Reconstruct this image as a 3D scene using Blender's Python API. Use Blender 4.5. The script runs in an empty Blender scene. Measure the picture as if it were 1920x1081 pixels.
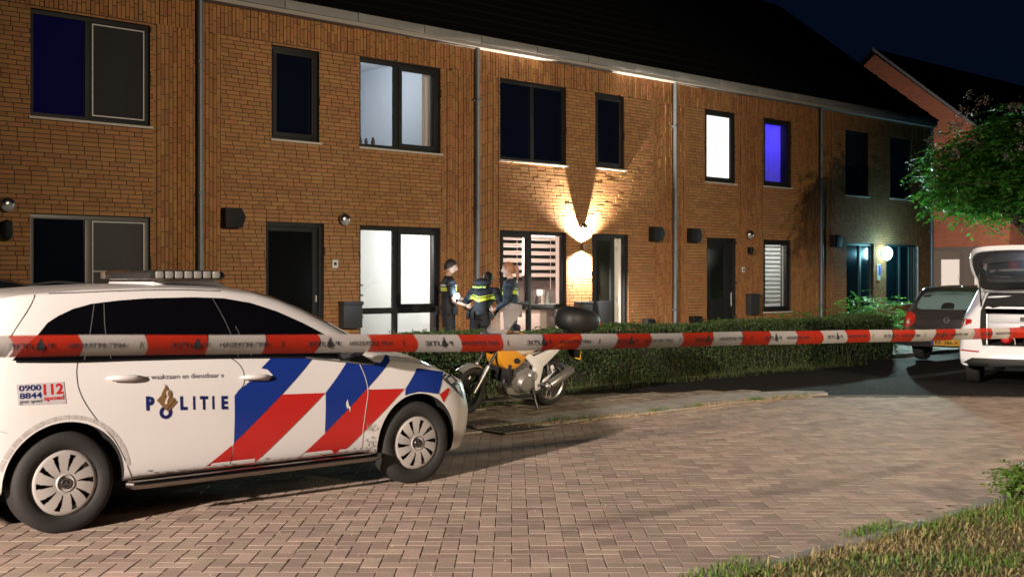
import bpy, bmesh, math, random
import numpy as np
from mathutils import Vector, Matrix, Euler
from mathutils.bvhtree import BVHTree
random.seed(7); rng = np.random.default_rng(7)
R = math.radians
sc = bpy.context.scene
# ------------------------------------------------------------------ camera
F_PX = 2181.0; CAM_H = 1.59
cd = bpy.data.cameras.new('camera'); cam = bpy.data.objects.new('camera', cd); sc.collection.objects.link(cam)
cam.location = (0, 0, CAM_H); cam.rotation_euler = (R(90), 0, 0)
cd.sensor_width = 36.0; cd.lens = F_PX/1920*36.0; cd.shift_y = -21.5/1920
cd.clip_start = 0.1; cd.clip_end = 2000
cd.dof.use_dof = True; cd.dof.focus_distance = 11.0; cd.dof.aperture_fstop = 3.2
sc.camera = cam
# ------------------------------------------------------------------ world (night sky) and light
w = bpy.data.worlds.new('World'); sc.world = w; w.use_nodes = True
nt = w.node_tree; nt.nodes.clear()
out = nt.nodes.new('ShaderNodeOutputWorld'); bg = nt.nodes.new('ShaderNodeBackground')
tc = nt.nodes.new('ShaderNodeTexCoord'); sp = nt.nodes.new('ShaderNodeSeparateXYZ'); rp = nt.nodes.new('ShaderNodeValToRGB')
nt.links.new(tc.outputs['Generated'], sp.inputs[0]); nt.links.new(sp.outputs['Z'], rp.inputs[0])
rp.color_ramp.elements[0].position = 0.0; rp.color_ramp.elements[0].color = (.0011, .0035, .010, 1)
rp.color_ramp.elements[1].position = 0.5; rp.color_ramp.elements[1].color = (.0008, .0022, .0075, 1)
nt.links.new(rp.outputs[0], bg.inputs[0]); bg.inputs[1].default_value = 1.0
nt.links.new(bg.outputs[0], out.inputs[0])
TH = math.atan2(2394.0, 2181.0); UX, UY = math.sin(TH), math.cos(TH)      # u: along the row;  n: (-UY, UX) into the houses
AZ = math.atan2(UY, UX); DW = 15.66
def tn(t, n, z=0.0): return Vector((t*UX-n*UY, t*UY+n*UX, z))
def lamp(name, kind, loc, power, color, radius=.1, aim=None, size=None, blend=.5, shape=None):
    ld = bpy.data.lights.new(name, kind); ld.energy = power; ld.color = color
    if kind in ('POINT', 'SPOT'): ld.shadow_soft_size = radius
    if kind == 'SPOT': ld.spot_size = R(size); ld.spot_blend = blend
    if kind == 'AREA': ld.size = size or 1
    o = bpy.data.objects.new(name, ld); sc.collection.objects.link(o); o.location = loc
    if aim is not None: o.rotation_euler = (Vector(aim)-Vector(loc)).to_track_quat('-Z', 'Y').to_euler()
    return o
STREET = (1.0, .84, .73)
lamp('offscreen_light', 'SPOT', (-10.9, -8.2, 6.0), 38000, STREET, .34, (-4.7, .7, 0), 55, .35)  # street lamp behind the camera, to the left
lamp('offscreen_light', 'SPOT', tn(8, -14, 6.5), 20000, (1.0, .80, .55), .2, tn(14.2, 15.6, 2.2), 47, 1.0)  # second street lamp, behind the camera to the right
sc.view_settings.view_transform = 'Standard'; sc.view_settings.look = 'None'; sc.view_settings.exposure = 0.0; sc.view_settings.gamma = 1.0
sc.cycles.use_denoising = True
try: sc.cycles.denoiser = 'OPENIMAGEDENOISE'
except Exception: pass
sc.cycles.max_bounces = 8; sc.cycles.transparent_max_bounces = 24; sc.cycles.sample_clamp_indirect = 4.0
sc.cycles.caustics_reflective = False; sc.cycles.caustics_refractive = False
# ------------------------------------------------------------------ materials
MATS = {}
def mat(name, col=(.5, .5, .5), rough=.6, metal=0.0, spec=.5, emit=None, estr=1.0, coat=0.0, trans=0.0, noise=0.0, nscale=20.0, bump=0.0, bscale=60.0, island=0.0, dark=None, alpha=1.0, subs=0.0):
    """Principled material; noise = mottling of the base colour, island = per-piece variation."""
    if name in MATS: return MATS[name]
    m = bpy.data.materials.new(name); m.use_nodes = True; n = m.node_tree; b = n.nodes['Principled BSDF']
    b.inputs['Base Color'].default_value = (*col, 1); b.inputs['Roughness'].default_value = rough
    b.inputs['Metallic'].default_value = metal; b.inputs['Specular IOR Level'].default_value = spec
    b.inputs['Coat Weight'].default_value = coat; b.inputs['Coat Roughness'].default_value = .04
    b.inputs['Transmission Weight'].default_value = trans; b.inputs['Alpha'].default_value = alpha
    if emit: b.inputs['Emission Color'].default_value = (*emit, 1); b.inputs['Emission Strength'].default_value = estr
    L = n.links; cur = None
    tcn = n.nodes.new('ShaderNodeTexCoord')
    d = dark or tuple(c*.45 for c in col)
    if noise > 0:
        nz = n.nodes.new('ShaderNodeTexNoise'); nz.inputs['Scale'].default_value = nscale; nz.inputs['Detail'].default_value = 5; nz.inputs['Roughness'].default_value = .65
        L.new(tcn.outputs['Object'], nz.inputs['Vector'])
        r = n.nodes.new('ShaderNodeValToRGB'); r.color_ramp.elements[0].position = .38; r.color_ramp.elements[1].position = .62
        L.new(nz.outputs[0], r.inputs[0])
        mx = n.nodes.new('ShaderNodeMix'); mx.data_type = 'RGBA'; mx.inputs[6].default_value = (*[a*(1-noise)+e*noise for a, e in zip(col, d)], 1); mx.inputs[7].default_value = (*col, 1)
        L.new(r.outputs[0], mx.inputs[0]); cur = mx.outputs[2]
    if island > 0:
        g = n.nodes.new('ShaderNodeNewGeometry'); hs = n.nodes.new('ShaderNodeHueSaturation')
        mr = n.nodes.new('ShaderNodeMapRange'); mr.inputs[3].default_value = 1-island; mr.inputs[4].default_value = 1+island*.8
        L.new(g.outputs['Random Per Island'], mr.inputs[0]); L.new(mr.outputs[0], hs.inputs['Value'])
        ml = n.nodes.new('ShaderNodeMath'); ml.operation = 'MULTIPLY'; ml.inputs[1].default_value = 7.31
        fr = n.nodes.new('ShaderNodeMath'); fr.operation = 'FRACT'; L.new(g.outputs['Random Per Island'], ml.inputs[0]); L.new(ml.outputs[0], fr.inputs[0])
        mh = n.nodes.new('ShaderNodeMapRange'); mh.inputs[3].default_value = .5-.035*min(1, island*2); mh.inputs[4].default_value = .5+.03*min(1, island*2)
        L.new(fr.outputs[0], mh.inputs[0]); L.new(mh.outputs[0], hs.inputs['Hue'])
        if cur is not None: L.new(cur, hs.inputs['Color'])
        else: hs.inputs['Color'].default_value = (*col, 1)
        cur = hs.outputs[0]
    if cur is not None: L.new(cur, b.inputs['Base Color'])
    if bump > 0:
        nb = n.nodes.new('ShaderNodeTexNoise'); nb.inputs['Scale'].default_value = bscale; nb.inputs['Detail'].default_value = 6
        L.new(tcn.outputs['Object'], nb.inputs['Vector'])
        bp = n.nodes.new('ShaderNodeBump'); bp.inputs['Strength'].default_value = bump; bp.inputs['Distance'].default_value = .01
        L.new(nb.outputs[0], bp.inputs['Height']); L.new(bp.outputs[0], b.inputs['Normal'])
    if subs > 0:   # thin leaf: let light through
        tr = n.nodes.new('ShaderNodeBsdfTranslucent'); ms = n.nodes.new('ShaderNodeMixShader'); ms.inputs[0].default_value = subs
        o = n.nodes['Material Output']
        if cur is not None: L.new(cur, tr.inputs[0])
        else: tr.inputs[0].default_value = (*col, 1)
        L.new(b.outputs[0], ms.inputs[1]); L.new(tr.outputs[0], ms.inputs[2]); L.new(ms.outputs[0], o.inputs[0])
    MATS[name] = m; return m
def glass(name, tint=(1, 1, 1), rough=0.0, refl=.09, haze=0.0, hcol=(.4, .42, .45)):
    if name in MATS: return MATS[name]
    m = bpy.data.materials.new(name); m.use_nodes = True; n = m.node_tree; n.nodes.clear(); L = n.links
    o = n.nodes.new('ShaderNodeOutputMaterial'); t = n.nodes.new('ShaderNodeBsdfTransparent'); g = n.nodes.new('ShaderNodeBsdfGlossy')
    t.inputs[0].default_value = (*tint, 1); g.inputs['Roughness'].default_value = rough
    mx = n.nodes.new('ShaderNodeMixShader'); mx.inputs[0].default_value = refl
    L.new(t.outputs[0], mx.inputs[1]); L.new(g.outputs[0], mx.inputs[2]); last = mx
    if haze > 0:
        d = n.nodes.new('ShaderNodeBsdfDiffuse'); d.inputs[0].default_value = (*hcol, 1)
        m2 = n.nodes.new('ShaderNodeMixShader'); m2.inputs[0].default_value = haze; L.new(mx.outputs[0], m2.inputs[1]); L.new(d.outputs[0], m2.inputs[2]); last = m2
    L.new(last.outputs[0], o.inputs[0]); MATS[name] = m; return m
def emis(name, col, s, nscale=0):
    if name in MATS: return MATS[name]
    m = bpy.data.materials.new(name); m.use_nodes = True; n = m.node_tree; n.nodes.clear()
    o = n.nodes.new('ShaderNodeOutputMaterial'); e = n.nodes.new('ShaderNodeEmission'); e.inputs[0].default_value = (*col, 1); e.inputs[1].default_value = s
    n.links.new(e.outputs[0], o.inputs[0])
    if nscale:
        nz = n.nodes.new('ShaderNodeTexNoise'); nz.inputs['Scale'].default_value = nscale
        mr = n.nodes.new('ShaderNodeMapRange'); mr.inputs[3].default_value = s*.7; mr.inputs[4].default_value = s*1.25
        tcn = n.nodes.new('ShaderNodeTexCoord'); n.links.new(tcn.outputs['Object'], nz.inputs['Vector'])
        n.links.new(nz.outputs[0], mr.inputs[0]); n.links.new(mr.outputs[0], e.inputs[1])
    MATS[name] = m; return m
# ------------------------------------------------------------------ object helpers
def link(o, parent=None):
    sc.collection.objects.link(o)
    if parent is not None: o.parent = parent
    return o
def empty(name, loc=(0, 0, 0), rz=0, parent=None):
    o = bpy.data.objects.new(name, None); o.location = loc; o.rotation_euler = (0, 0, rz); o.empty_display_size = .2
    return link(o, parent)
def tag(o, label=None, cat=None, group=None, kind=None):
    if label: o['label'] = label
    if cat: o['category'] = cat
    if group: o['group'] = group
    if kind: o['kind'] = kind
    return o
class MB:
    def __init__(s): s.v = []; s.f = []; s.m = []
    def add(s, vs, fs, mi=0):
        b = len(s.v); s.v += [tuple(x) for x in vs]; s.f += [tuple(b+i for i in f) for f in fs]; s.m += [mi]*len(fs); return s
    def box(s, x0, x1, y0, y1, z0, z1, mi=0, M=None):
        v = [(x0, y0, z0), (x1, y0, z0), (x1, y1, z0), (x0, y1, z0), (x0, y0, z1), (x1, y0, z1), (x1, y1, z1), (x0, y1, z1)]
        if M is not None: v = [tuple(M @ Vector(p)) for p in v]
        return s.add(v, [(0, 3, 2, 1), (4, 5, 6, 7), (0, 1, 5, 4), (1, 2, 6, 5), (2, 3, 7, 6), (3, 0, 4, 7)], mi)
    def tube(s, pts, rad, n=10, mi=0, caps=True):
        pts = [Vector(p) for p in pts]; k = len(pts)
        rad = rad if isinstance(rad, (list, tuple)) else [rad]*k
        up = None; rings = []
        for i, p in enumerate(pts):
            d = (pts[min(i+1, k-1)]-pts[max(i-1, 0)])
            if d.length < 1e-9: d = Vector((0, 0, 1))
            d.normalize()
            if up is None: up = Vector((0, 0, 1)) if abs(d.z) < .9 else Vector((1, 0, 0))
            a = d.cross(up).normalized(); up = a.cross(d).normalized()
            rings.append([p+(a*math.cos(2*math.pi*j/n)+up*math.sin(2*math.pi*j/n))*rad[i] for j in range(n)])
        v = [q for r in rings for q in r]
        f = [(i*n+j, i*n+(j+1) % n, (i+1)*n+(j+1) % n, (i+1)*n+j) for i in range(k-1) for j in range(n)]
        if caps: f += [tuple(range(n))[::-1], tuple((k-1)*n+j for j in range(n))]
        return s.add(v, f, mi)
    def lathe(s, prof, M=None, n=32, mi=0, caps=False):
        """prof: list of (radius, height along local z)"""
        v = []; 
        for r, h in prof:
            for j in range(n):
                a = 2*math.pi*j/n; p = Vector((r*math.cos(a), r*math.sin(a), h)); v.append(M @ p if M is not None else p)
        f = [(i*n+j, i*n+(j+1) % n, (i+1)*n+(j+1) % n, (i+1)*n+j) for i in range(len(prof)-1) for j in range(n)]
        if caps: f += [tuple(range(n))[::-1], tuple((len(prof)-1)*n+j for j in range(n))]
        return s.add(v, f, mi)
    def prism(s, poly, y0, y1, mi=0, M=None):
        """poly in (x,z), extruded in y"""
        n = len(poly); v = [(x, y0, z) for x, z in poly]+[(x, y1, z) for x, z in poly]
        if M is not None: v = [tuple(M @ Vector(p)) for p in v]
        return s.add(v, [tuple(range(n)), tuple(range(2*n-1, n-1, -1))]+[(i, i+n, (i+1) % n+n, (i+1) % n) for i in range(n)], mi)
    def ball(s, c, r, n=12, m=8, mi=0, M=None):
        c = Vector(c); r = Vector(r) if not isinstance(r, (int, float)) else Vector((r, r, r)); v = []
        for i in range(1, m):
            th = math.pi*i/m
            for j in range(n):
                a = 2*math.pi*j/n; v.append(Vector((r.x*math.sin(th)*math.cos(a), r.y*math.sin(th)*math.sin(a), r.z*math.cos(th))))
        v += [Vector((0, 0, r.z)), Vector((0, 0, -r.z))]; T = (m-1)*n
        f = [(i*n+j, (i+1)*n+j, (i+1)*n+(j+1) % n, i*n+(j+1) % n) for i in range(m-2) for j in range(n)]
        f += [(T, j, (j+1) % n) for j in range(n)]+[(T+1, (m-2)*n+(j+1) % n, (m-2)*n+j) for j in range(n)]
        v = [(M @ p if M is not None else p)+c for p in v]
        return s.add(v, f, mi)
    def build(s, name, mats, parent=None, smooth=False, sharp=None, bevel=0):
        me = bpy.data.meshes.new(name); me.from_pydata(s.v, [], s.f)
        for m in (mats if isinstance(mats, (list, tuple)) else [mats]): me.materials.append(m)
        me.polygons.foreach_set('material_index', s.m)
        bm = bmesh.new(); bm.from_mesh(me)
        bmesh.ops.recalc_face_normals(bm, faces=bm.faces)
        if bevel: bmesh.ops.bevel(bm, geom=[e for e in bm.edges if len(e.link_faces) == 2 and e.calc_face_angle(0) > .6], offset=bevel, segments=2, profile=.6, affect='EDGES')
        bm.to_mesh(me); bm.free()
        if smooth or bevel:
            me.polygons.foreach_set('use_smooth', [True]*len(me.polygons))
            me.set_sharp_from_angle(angle=R(sharp or 40))
        o = bpy.data.objects.new(name, me); return link(o, parent)
def quads_mesh(name, V, nf, mats, parent=None, per=4, smooth=False):
    """V: (nf*per,3) array, every face its own vertices"""
    me = bpy.data.meshes.new(name); nv = len(V)
    me.vertices.add(nv); me.vertices.foreach_set('co', np.asarray(V, dtype=np.float32).ravel())
    me.loops.add(nv); me.loops.foreach_set('vertex_index', np.arange(nv, dtype=np.int32))
    me.polygons.add(nf); me.polygons.foreach_set('loop_start', np.arange(0, nv, per, dtype=np.int32))
    me.polygons.foreach_set('use_smooth', [False]*nf); me.update(calc_edges=True); me.validate()
    for m in (mats if isinstance(mats, (list, tuple)) else [mats]): me.materials.append(m)
    o = bpy.data.objects.new(name, me); return link(o, parent)
def boxes_mesh(name, B, mats, parent=None, M=None, mi=None, bottomless=True):
    """B: (N,8,3) box corners (0-3 front face quad, 4-7 back) -> one mesh without the back face"""
    B = np.asarray(B, dtype=np.float64); N = len(B)
    idx = np.array([(0, 1, 2, 3), (1, 0, 4, 5), (2, 1, 5, 6), (3, 2, 6, 7), (0, 3, 7, 4)])
    F = (np.arange(N)[:, None, None]*8+idx[None]).reshape(-1, 4)
    me = bpy.data.meshes.new(name); me.vertices.add(N*8); me.vertices.foreach_set('co', B.reshape(-1).astype(np.float32))
    me.loops.add(F.size); me.loops.foreach_set('vertex_index', F.ravel().astype(np.int32))
    me.polygons.add(len(F)); me.polygons.foreach_set('loop_start', np.arange(0, F.size, 4, dtype=np.int32))
    for m in (mats if isinstance(mats, (list, tuple)) else [mats]): me.materials.append(m)
    if mi is not None: me.polygons.foreach_set('material_index', np.repeat(np.asarray(mi, dtype=np.int32), 5))
    me.polygons.foreach_set('use_smooth', [False]*len(F)); me.update(calc_edges=True)
    o = bpy.data.objects.new(name, me); return link(o, parent)
def leaf_quads(C, size, up=.35, asp=.5, jit=.35, direction=None):
    """diamond leaves at centres C; random orientation with the normals biased upward"""
    n = len(C); d = rng.normal(size=(n, 3)) if direction is None else direction+rng.normal(size=(n, 3))*.35
    d /= np.linalg.norm(d, axis=1)[:, None]
    nr = rng.normal(size=(n, 3)); nr[:, 2] += up*3; s = np.cross(d, nr); s /= np.linalg.norm(s, axis=1)[:, None]+1e-9
    L = (size*(1+jit*rng.uniform(-1, 1, n)))[:, None]; nn = np.cross(s, d)
    a = C-d*L*.5; c = C+d*L*.5; b = C+s*L*asp*.5+nn*L*.06; e = C-s*L*asp*.5+nn*L*.06
    return np.stack([a, b, c, e], axis=1).reshape(-1, 3)
def text2d(s, size=1.0, bold=0.0, sx=1.0, spacing=1.0):
    cu = bpy.data.curves.new('t', 'FONT'); cu.body = s; cu.size = size; cu.offset = bold; cu.resolution_u = 3; cu.space_character = spacing
    o = bpy.data.objects.new('t', cu); sc.collection.objects.link(o)
    dg = bpy.context.evaluated_depsgraph_get(); me = o.evaluated_get(dg).to_mesh()
    V = [(v.co.x*sx, v.co.y) for v in me.vertices]; Fc = [tuple(p.vertices) for p in me.polygons]
    o.evaluated_get(dg).to_mesh_clear(); bpy.data.objects.remove(o); bpy.data.curves.remove(cu)
    return V, Fc
def fit_text(s, x0, x1, z0, bold=0, spacing=1.0, asp=None, h=None):
    """2D text scaled to span x0..x1, baseline z0; h = cap height"""
    V, Fc = text2d(s, 1.0, bold, spacing=spacing); xs = [v[0] for v in V]; ys = [v[1] for v in V]
    k = (x1-x0)/(max(xs)-min(xs)); kh = h/max(ys) if h else k
    return [(x0+(v[0]-min(xs))*k, z0+v[1]*kh) for v in V], Fc
def bezier(pts, n=8):
    """Catmull-Rom through pts"""
    P = [Vector(p) for p in pts]; P = [P[0]*2-P[1]]+P+[P[-1]*2-P[-2]]; o = []
    for i in range(1, len(P)-2):
        for k in range(n):
            t = k/n; a, b, c, d = P[i-1:i+3]
            o.append(.5*((2*b)+(c-a)*t+(2*a-5*b+4*c-d)*t*t+(-a+3*b-3*c+d)*t**3))
    return o+[P[-2]]
def pchip(xs, ys):
    xs = np.array(xs, float); ys = np.array(ys, float); h = np.diff(xs); dl = np.diff(ys)/h; m = np.zeros(len(xs)); m[0] = dl[0]; m[-1] = dl[-1]
    for i in range(1, len(xs)-1):
        if dl[i-1]*dl[i] > 0: w1 = 2*h[i]+h[i-1]; w2 = h[i]+2*h[i-1]; m[i] = (w1+w2)/(w1/dl[i-1]+w2/dl[i])
    def f(x):
        x = min(max(x, xs[0]), xs[-1]); i = min(int(np.searchsorted(xs, x, side='right'))-1, len(xs)-2); i = max(i, 0); t = (x-xs[i])/h[i]
        return float((2*t**3-3*t*t+1)*ys[i]+(t**3-2*t*t+t)*h[i]*m[i]+(-2*t**3+3*t*t)*ys[i+1]+(t**3-t*t)*h[i]*m[i+1])
    return f
# ================================================================== the ground
M_paver = mat('paver_clay', (.43, .325, .255), .8, noise=.35, nscale=2.0, island=.22, bump=.25, bscale=90, dark=(.2, .15, .13))
M_sand = mat('joint_sand', (.15, .115, .075), .95, noise=.6, nscale=14, bump=.6)
M_asphalt = mat('asphalt', (.030, .028, .028), .95, spec=.1, noise=.5, nscale=6, bump=.8, bscale=150)
M_soil = mat('soil', (.045, .034, .024), .95, noise=.7, nscale=14, bump=1, bscale=40)
M_conc = mat('concrete', (.43, .385, .335), .85, noise=.45, nscale=5, bump=.5, bscale=120, dark=(.12, .10, .08))
M_tile = mat('paving_tile', (.43, .36, .27), .88, noise=.7, nscale=9, island=.2, bump=.7, bscale=60, dark=(.06, .045, .03))
M_kerb = mat('kerb_concrete', (.30, .28, .25), .8, noise=.4, nscale=10, bump=.5)
def flat(name, poly, z, m, kind='structure'):
    b = MB(); b.add([tn(t, n, z) for t, n in poly], [tuple(range(len(poly)))]); o = b.build(name, m); tag(o, kind=kind); return o
g = flat('ground', [(-150, -150), (250, -150), (250, 250), (-150, 250)], -.06, M_soil)
flat('parking_court', [(11.2, 9.0), (13.4, -30), (60, -30), (60, 15.0), (22, 15.0), (22, 11.75), (11.2, 11.75)], -.008, M_asphalt)
flat('joint_bed', [(-8, 3.7), (-8, 9.1), (13.6, 8.72), (14.2, 8.3), (15.4, 6.85), (18, 4.2), (18, 3.7)], .0040, M_sand)
# the carriageway: real clinkers laid in herringbone
a = .104; B = []; mi = []
for i in range(-70, 90):
    for j in range(36, 156):
        k = (i-j) % 4
        if k == 0: x0, x1, y0, y1 = i*a, (i+2)*a, j*a, (j+1)*a
        elif k == 3: x0, x1, y0, y1 = i*a, (i+1)*a, j*a, (j+2)*a
        else: continue
        cx, cy = (x0+x1)/2, (y0+y1)/2; P = Vector((cx, cy, 0)); pt = cx*UX+cy*UY; pn = -cx*UY+cy*UX
        nmax = 8.99-.022*max(0, pt-3)
        if pn < 3.86 or pn > nmax or pt < -4: continue
        if P.y > 15.32 and P.x > 4.0: continue
        if pt > 18: continue
        g_ = .0012+rng.uniform(0, .0016); c = .003
        h = .004+rng.normal()*.0007+.0012*math.sin(cx*.9)*math.sin(cy*1.7); tx, ty = rng.normal(size=2)*.003
        r = rng.normal()*.008
        cr, sr = math.cos(r), math.sin(r)
        def cor(x, y, ins, dz):
            lx = x-cx; ly = y-cy; lx -= math.copysign(g_+ins, lx); ly -= math.copysign(g_+ins, ly)
            X = cx+lx*cr-ly*sr; Y = cy+lx*sr+ly*cr; return (X, Y, .004+h+dz+tx*lx+ty*ly)
        B.append([cor(x0, y0, c, 0), cor(x1, y0, c, 0), cor(x1, y1, c, 0), cor(x0, y1, c, 0), cor(x0, y0, 0, -.0025), cor(x1, y0, 0, -.0025), cor(x1, y1, 0, -.0025), cor(x0, y1, 0, -.0025)])
for k in range(-30, 160):
    for (n0, n1) in ((3.80, 3.90), (8.93, 9.03)):
        t0, t1 = k*.205, (k+1)*.205-.005
        if t1 > (18 if n0 < 5 else 13.4): continue
        dn = -.022*max(0, t0-3) if n0 > 5 else 0; z = .011+rng.normal()*.001
        q = [tn(t0, n0+dn), tn(t1, n0+dn), tn(t1, n1+dn-.003), tn(t0, n1+dn-.003)]
        if q[0].y > 15.3 and q[0].x > 4: continue
        B.append([(v.x, v.y, z) for v in q]+[(v.x, v.y, z-.006) for v in q])
o = boxes_mesh('road', B, M_paver); tag(o, kind='structure')
# footpath along the kerb: smooth gutter band, then worn tiles under dust
band = [(t, 9.09-.022*max(0, t-3)) for t in np.linspace(-6, 13.2, 30)]
tip = [(13.75, 8.75), (13.95, 8.95), (13.7, 9.25)]
inner = [(12.6, 9.75), (11.2, 9.72), (9.5, 9.62), (7.9, 9.55), (5, 9.5), (-6, 9.5)]
b = MB(); poly = band+tip+inner; nn = len(poly)
b.add([tn(t, n, .022) for t, n in poly]+[tn(t, n, -.05) for t, n in poly], [tuple(range(nn))]+[(i, (i+1) % nn, (i+1) % nn+nn, i+nn) for i in range(nn)])
o = b.build('gutter_band', M_conc); tag(o, kind='structure')
B = []
s_ = .305
for i in range(-18, 44):
    for j in range(0, 6):
        x0 = i*s_+(j % 2)*.15; y0 = 9.6+j*s_; x1 = x0+s_; y1 = y0+s_; cx = (x0+x1)/2; cy = (y0+y1)/2
        if cy > 11.15 or (cx > 10.6 and cy > 11.15-(cx-10.6)*.45) or cx > 13.4: continue
        if cx > 12.4 and cy < 9.7: continue
        h = .012+rng.normal()*.002; g_ = .003; tx, ty = rng.normal(size=2)*.006
        def cor(x, y, dz):
            lx = x-cx; ly = y-cy; lx -= math.copysign(g_, lx); ly -= math.copysign(g_, ly); q = tn(cx+lx, cy+ly); return (q.x, q.y, h+dz+tx*lx+ty*ly)
        B.append([cor(x0, y0, 0), cor(x1, y0, 0), cor(x1, y1, 0), cor(x0, y1, 0)]+[cor(x0, y0, -.03), cor(x1, y0, -.03), cor(x1, y1, -.03), cor(x0, y1, -.03)])
o = boxes_mesh('footpath', B, M_tile); tag(o, kind='structure')
flat('footpath_bed', [(-8, 9.3), (13.6, 9.1), (13.3, 9.9), (11, 11.25), (-8, 11.25)], -.001, M_sand)
# front gardens behind the hedge, slightly higher
b = MB(); b.box(-6, 24.0, 11.9, 15.6, -.05, .06)
for k, v in enumerate(b.v): b.v[k] = tuple(tn(v[0], v[1], v[2]))
o = b.build('front_garden', mat('garden_paving', (.16, .14, .12), .9, noise=.5, nscale=8, bump=.5)); tag(o, kind='structure')
# concrete edging of the verge (pieces, slightly out of line)
b = MB()
for k in range(14):
    t0 = -1+k*1.0; dn = rng.normal()*.012; dz = rng.normal()*.008
    M = Matrix.Translation(tn(t0+.5, 3.745+dn, 0)) @ Matrix.Rotation(AZ+rng.normal()*.008, 4, 'Z')
    b.box(-.493, .493, -.045, .045, -.04, .035+dz, 0, M)
o = b.build('kerb', M_kerb, bevel=.008); tag(o, kind='structure')
# the verge
b = MB(); nx, ny = 90, 24; V = []
for i in range(nx+1):
    for j in range(ny+1):
        t = 1+i*.15; n = 3.70-j*.16; q = tn(t, n); V.append((q.x, q.y, .012+.03*min(1, j/2)+.02*math.sin(t*3.1+n)*math.sin(n*2.3+t)))
b.add(V, [(i*(ny+1)+j, (i+1)*(ny+1)+j, (i+1)*(ny+1)+j+1, i*(ny+1)+j+1) for i in range(nx) for j in range(ny)])
o = b.build('verge_soil', mat('verge_thatch', (.11, .09, .045), .95, noise=.6, nscale=9, bump=1, bscale=40, dark=(.05, .07, .02)), smooth=True); tag(o, kind='structure')
M_grass = mat('grass_dry', (.36, .29, .13), .7, island=.6, subs=.35)
M_grassg = mat('grass_green', (.12, .23, .035), .6, island=.5, subs=.35)
def blades(N, tr, nr, hgt, green, spread=.6, dens=None):
    t = rng.uniform(*tr, N); n = rng.uniform(*nr, N)
    keep = dens(t, n) > rng.uniform(size=N) if dens is not None else np.ones(N, bool); t, n = t[keep], n[keep]; N = len(t)
    base = np.stack([t*UX-n*UY, t*UY+n*UX, np.full(N, .025)], 1); base[:, 2] += .02*np.sin(t*3.1+n)*np.sin(n*2.3+t)
    az = rng.uniform(0, 2*np.pi, N); lean = rng.uniform(.15, 1.1, N)*spread; h = hgt*rng.uniform(.35, 1.2, N)
    d = np.stack([np.cos(az), np.sin(az), np.zeros(N)], 1); s = np.stack([-np.sin(az+rng.normal(size=N)), np.cos(az), np.zeros(N)], 1)
    wd = rng.uniform(.0022, .0048, N)[:, None]; z = np.array([[0, 0, 1.]])
    m = base+d*(lean*h*.35)[:, None]+z*(h*.6)[:, None]; tip = base+d*(lean*h)[:, None]+z*(h*np.clip(1-lean*.35, .3, 1))[:, None]
    q1 = np.stack([base-s*wd, base+s*wd, m+s*wd*.7, m-s*wd*.7], 1); q2 = np.stack([m-s*wd*.7, m+s*wd*.7, tip+s*wd*.1, tip-s*wd*.1], 1)
    return np.concatenate([q1, q2], 1).reshape(-1, 3), N
def patch(t, n): return np.clip(.5+.9*np.sin(t*1.7+1.3*np.sin(n*2.1))*np.sin(n*2.2+t*.9)+.25*np.sin(t*7)*np.sin(n*8), 0, 1)
V, N = blades(34000, (3.6, 9.5), (1.6, 3.66), .07, 0, 1.5, lambda t, n: .35+.65*(1-patch(t, n)))
o = quads_mesh('dry_grass', V, N*2, M_grass); tag(o, 'dry yellowish mown grass on the verge beside the road', 'grass', kind='stuff')
V, N = blades(26000, (3.6, 9.5), (1.6, 3.68), .075, 1, 1.2, lambda t, n: np.clip(patch(t, n)*1.1-.15, 0, 1))
V2, N2 = blades(2600, (4.4, 7.6), (3.62, 3.9), .05, 1, .9, lambda t, n: np.clip(np.sin(t*4.1)*1.4-.3, 0, 1))
o = quads_mesh('green_grass', np.concatenate([V, V2]), (N+N2)*2, M_grassg); tag(o, 'green grass tufts on the verge and over its edging', 'grass', kind='stuff')
# weeds in the joint of the gutter band
V = []; N = 0
for (t, n, k) in [(8.9, 9.0, 90), (9.35, 9.0, 40), (10.5, 8.95, 70), (11.1, 8.93, 50), (12.3, 8.88, 90), (13.2, 8.8, 40), (8.1, 9.08, 60), (12.8, 8.85, 40), (9.2, 10.5, 80), (9.7, 10.6, 60), (8.6, 10.3, 40), (10.2, 10.9, 60)]:
    v, m = blades(k, (t-.16, t+.16), (n-.04, n+.04), .05, 1, 1.2); V.append(v); N += m
o = quads_mesh('joint_weeds', np.concatenate(V), N*2, M_grassg); tag(o, 'small weeds growing in the joints by the gutter band', 'weeds', kind='stuff')
V, N = blades(3600, (5, 13.6), (-.12, .16), .03, 1, 2.2)
V[:, :2] += 0
t_ = V[:, 0]*UX+V[:, 1]*UY; n_ = -V[:, 0]*UY+V[:, 1]*UX; n2 = n_+9.05-.022*np.maximum(0, t_-3); V[:, 0] = t_*UX-n2*UY; V[:, 1] = t_*UY+n2*UX; V[:, 2] = np.maximum(V[:, 2]-.012, .006)
o = quads_mesh('dry_litter', V, N*2, mat('straw', (.42, .31, .16), .8, island=.3)); tag(o, 'dry straw and blossom litter along the gutter band', 'litter', kind='stuff')
V, N = blades(1500, (6, 19), (11.5, 11.78), .17, 1, .8); V2, N2 = blades(2500, (6, 19), (11.2, 11.7), .07, 1, 1.5)
V = np.concatenate([V, V2]); V[:, 2] = np.maximum(V[:, 2]-.02, 0)
o = quads_mesh('hedge_weeds', V, N*2+N2*2, mat('weed_straw', (.08, .11, .03), .7, island=.6, subs=.3)); tag(o, 'thin grass and weeds along the foot of the long hedge', 'weeds', kind='stuff')
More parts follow.
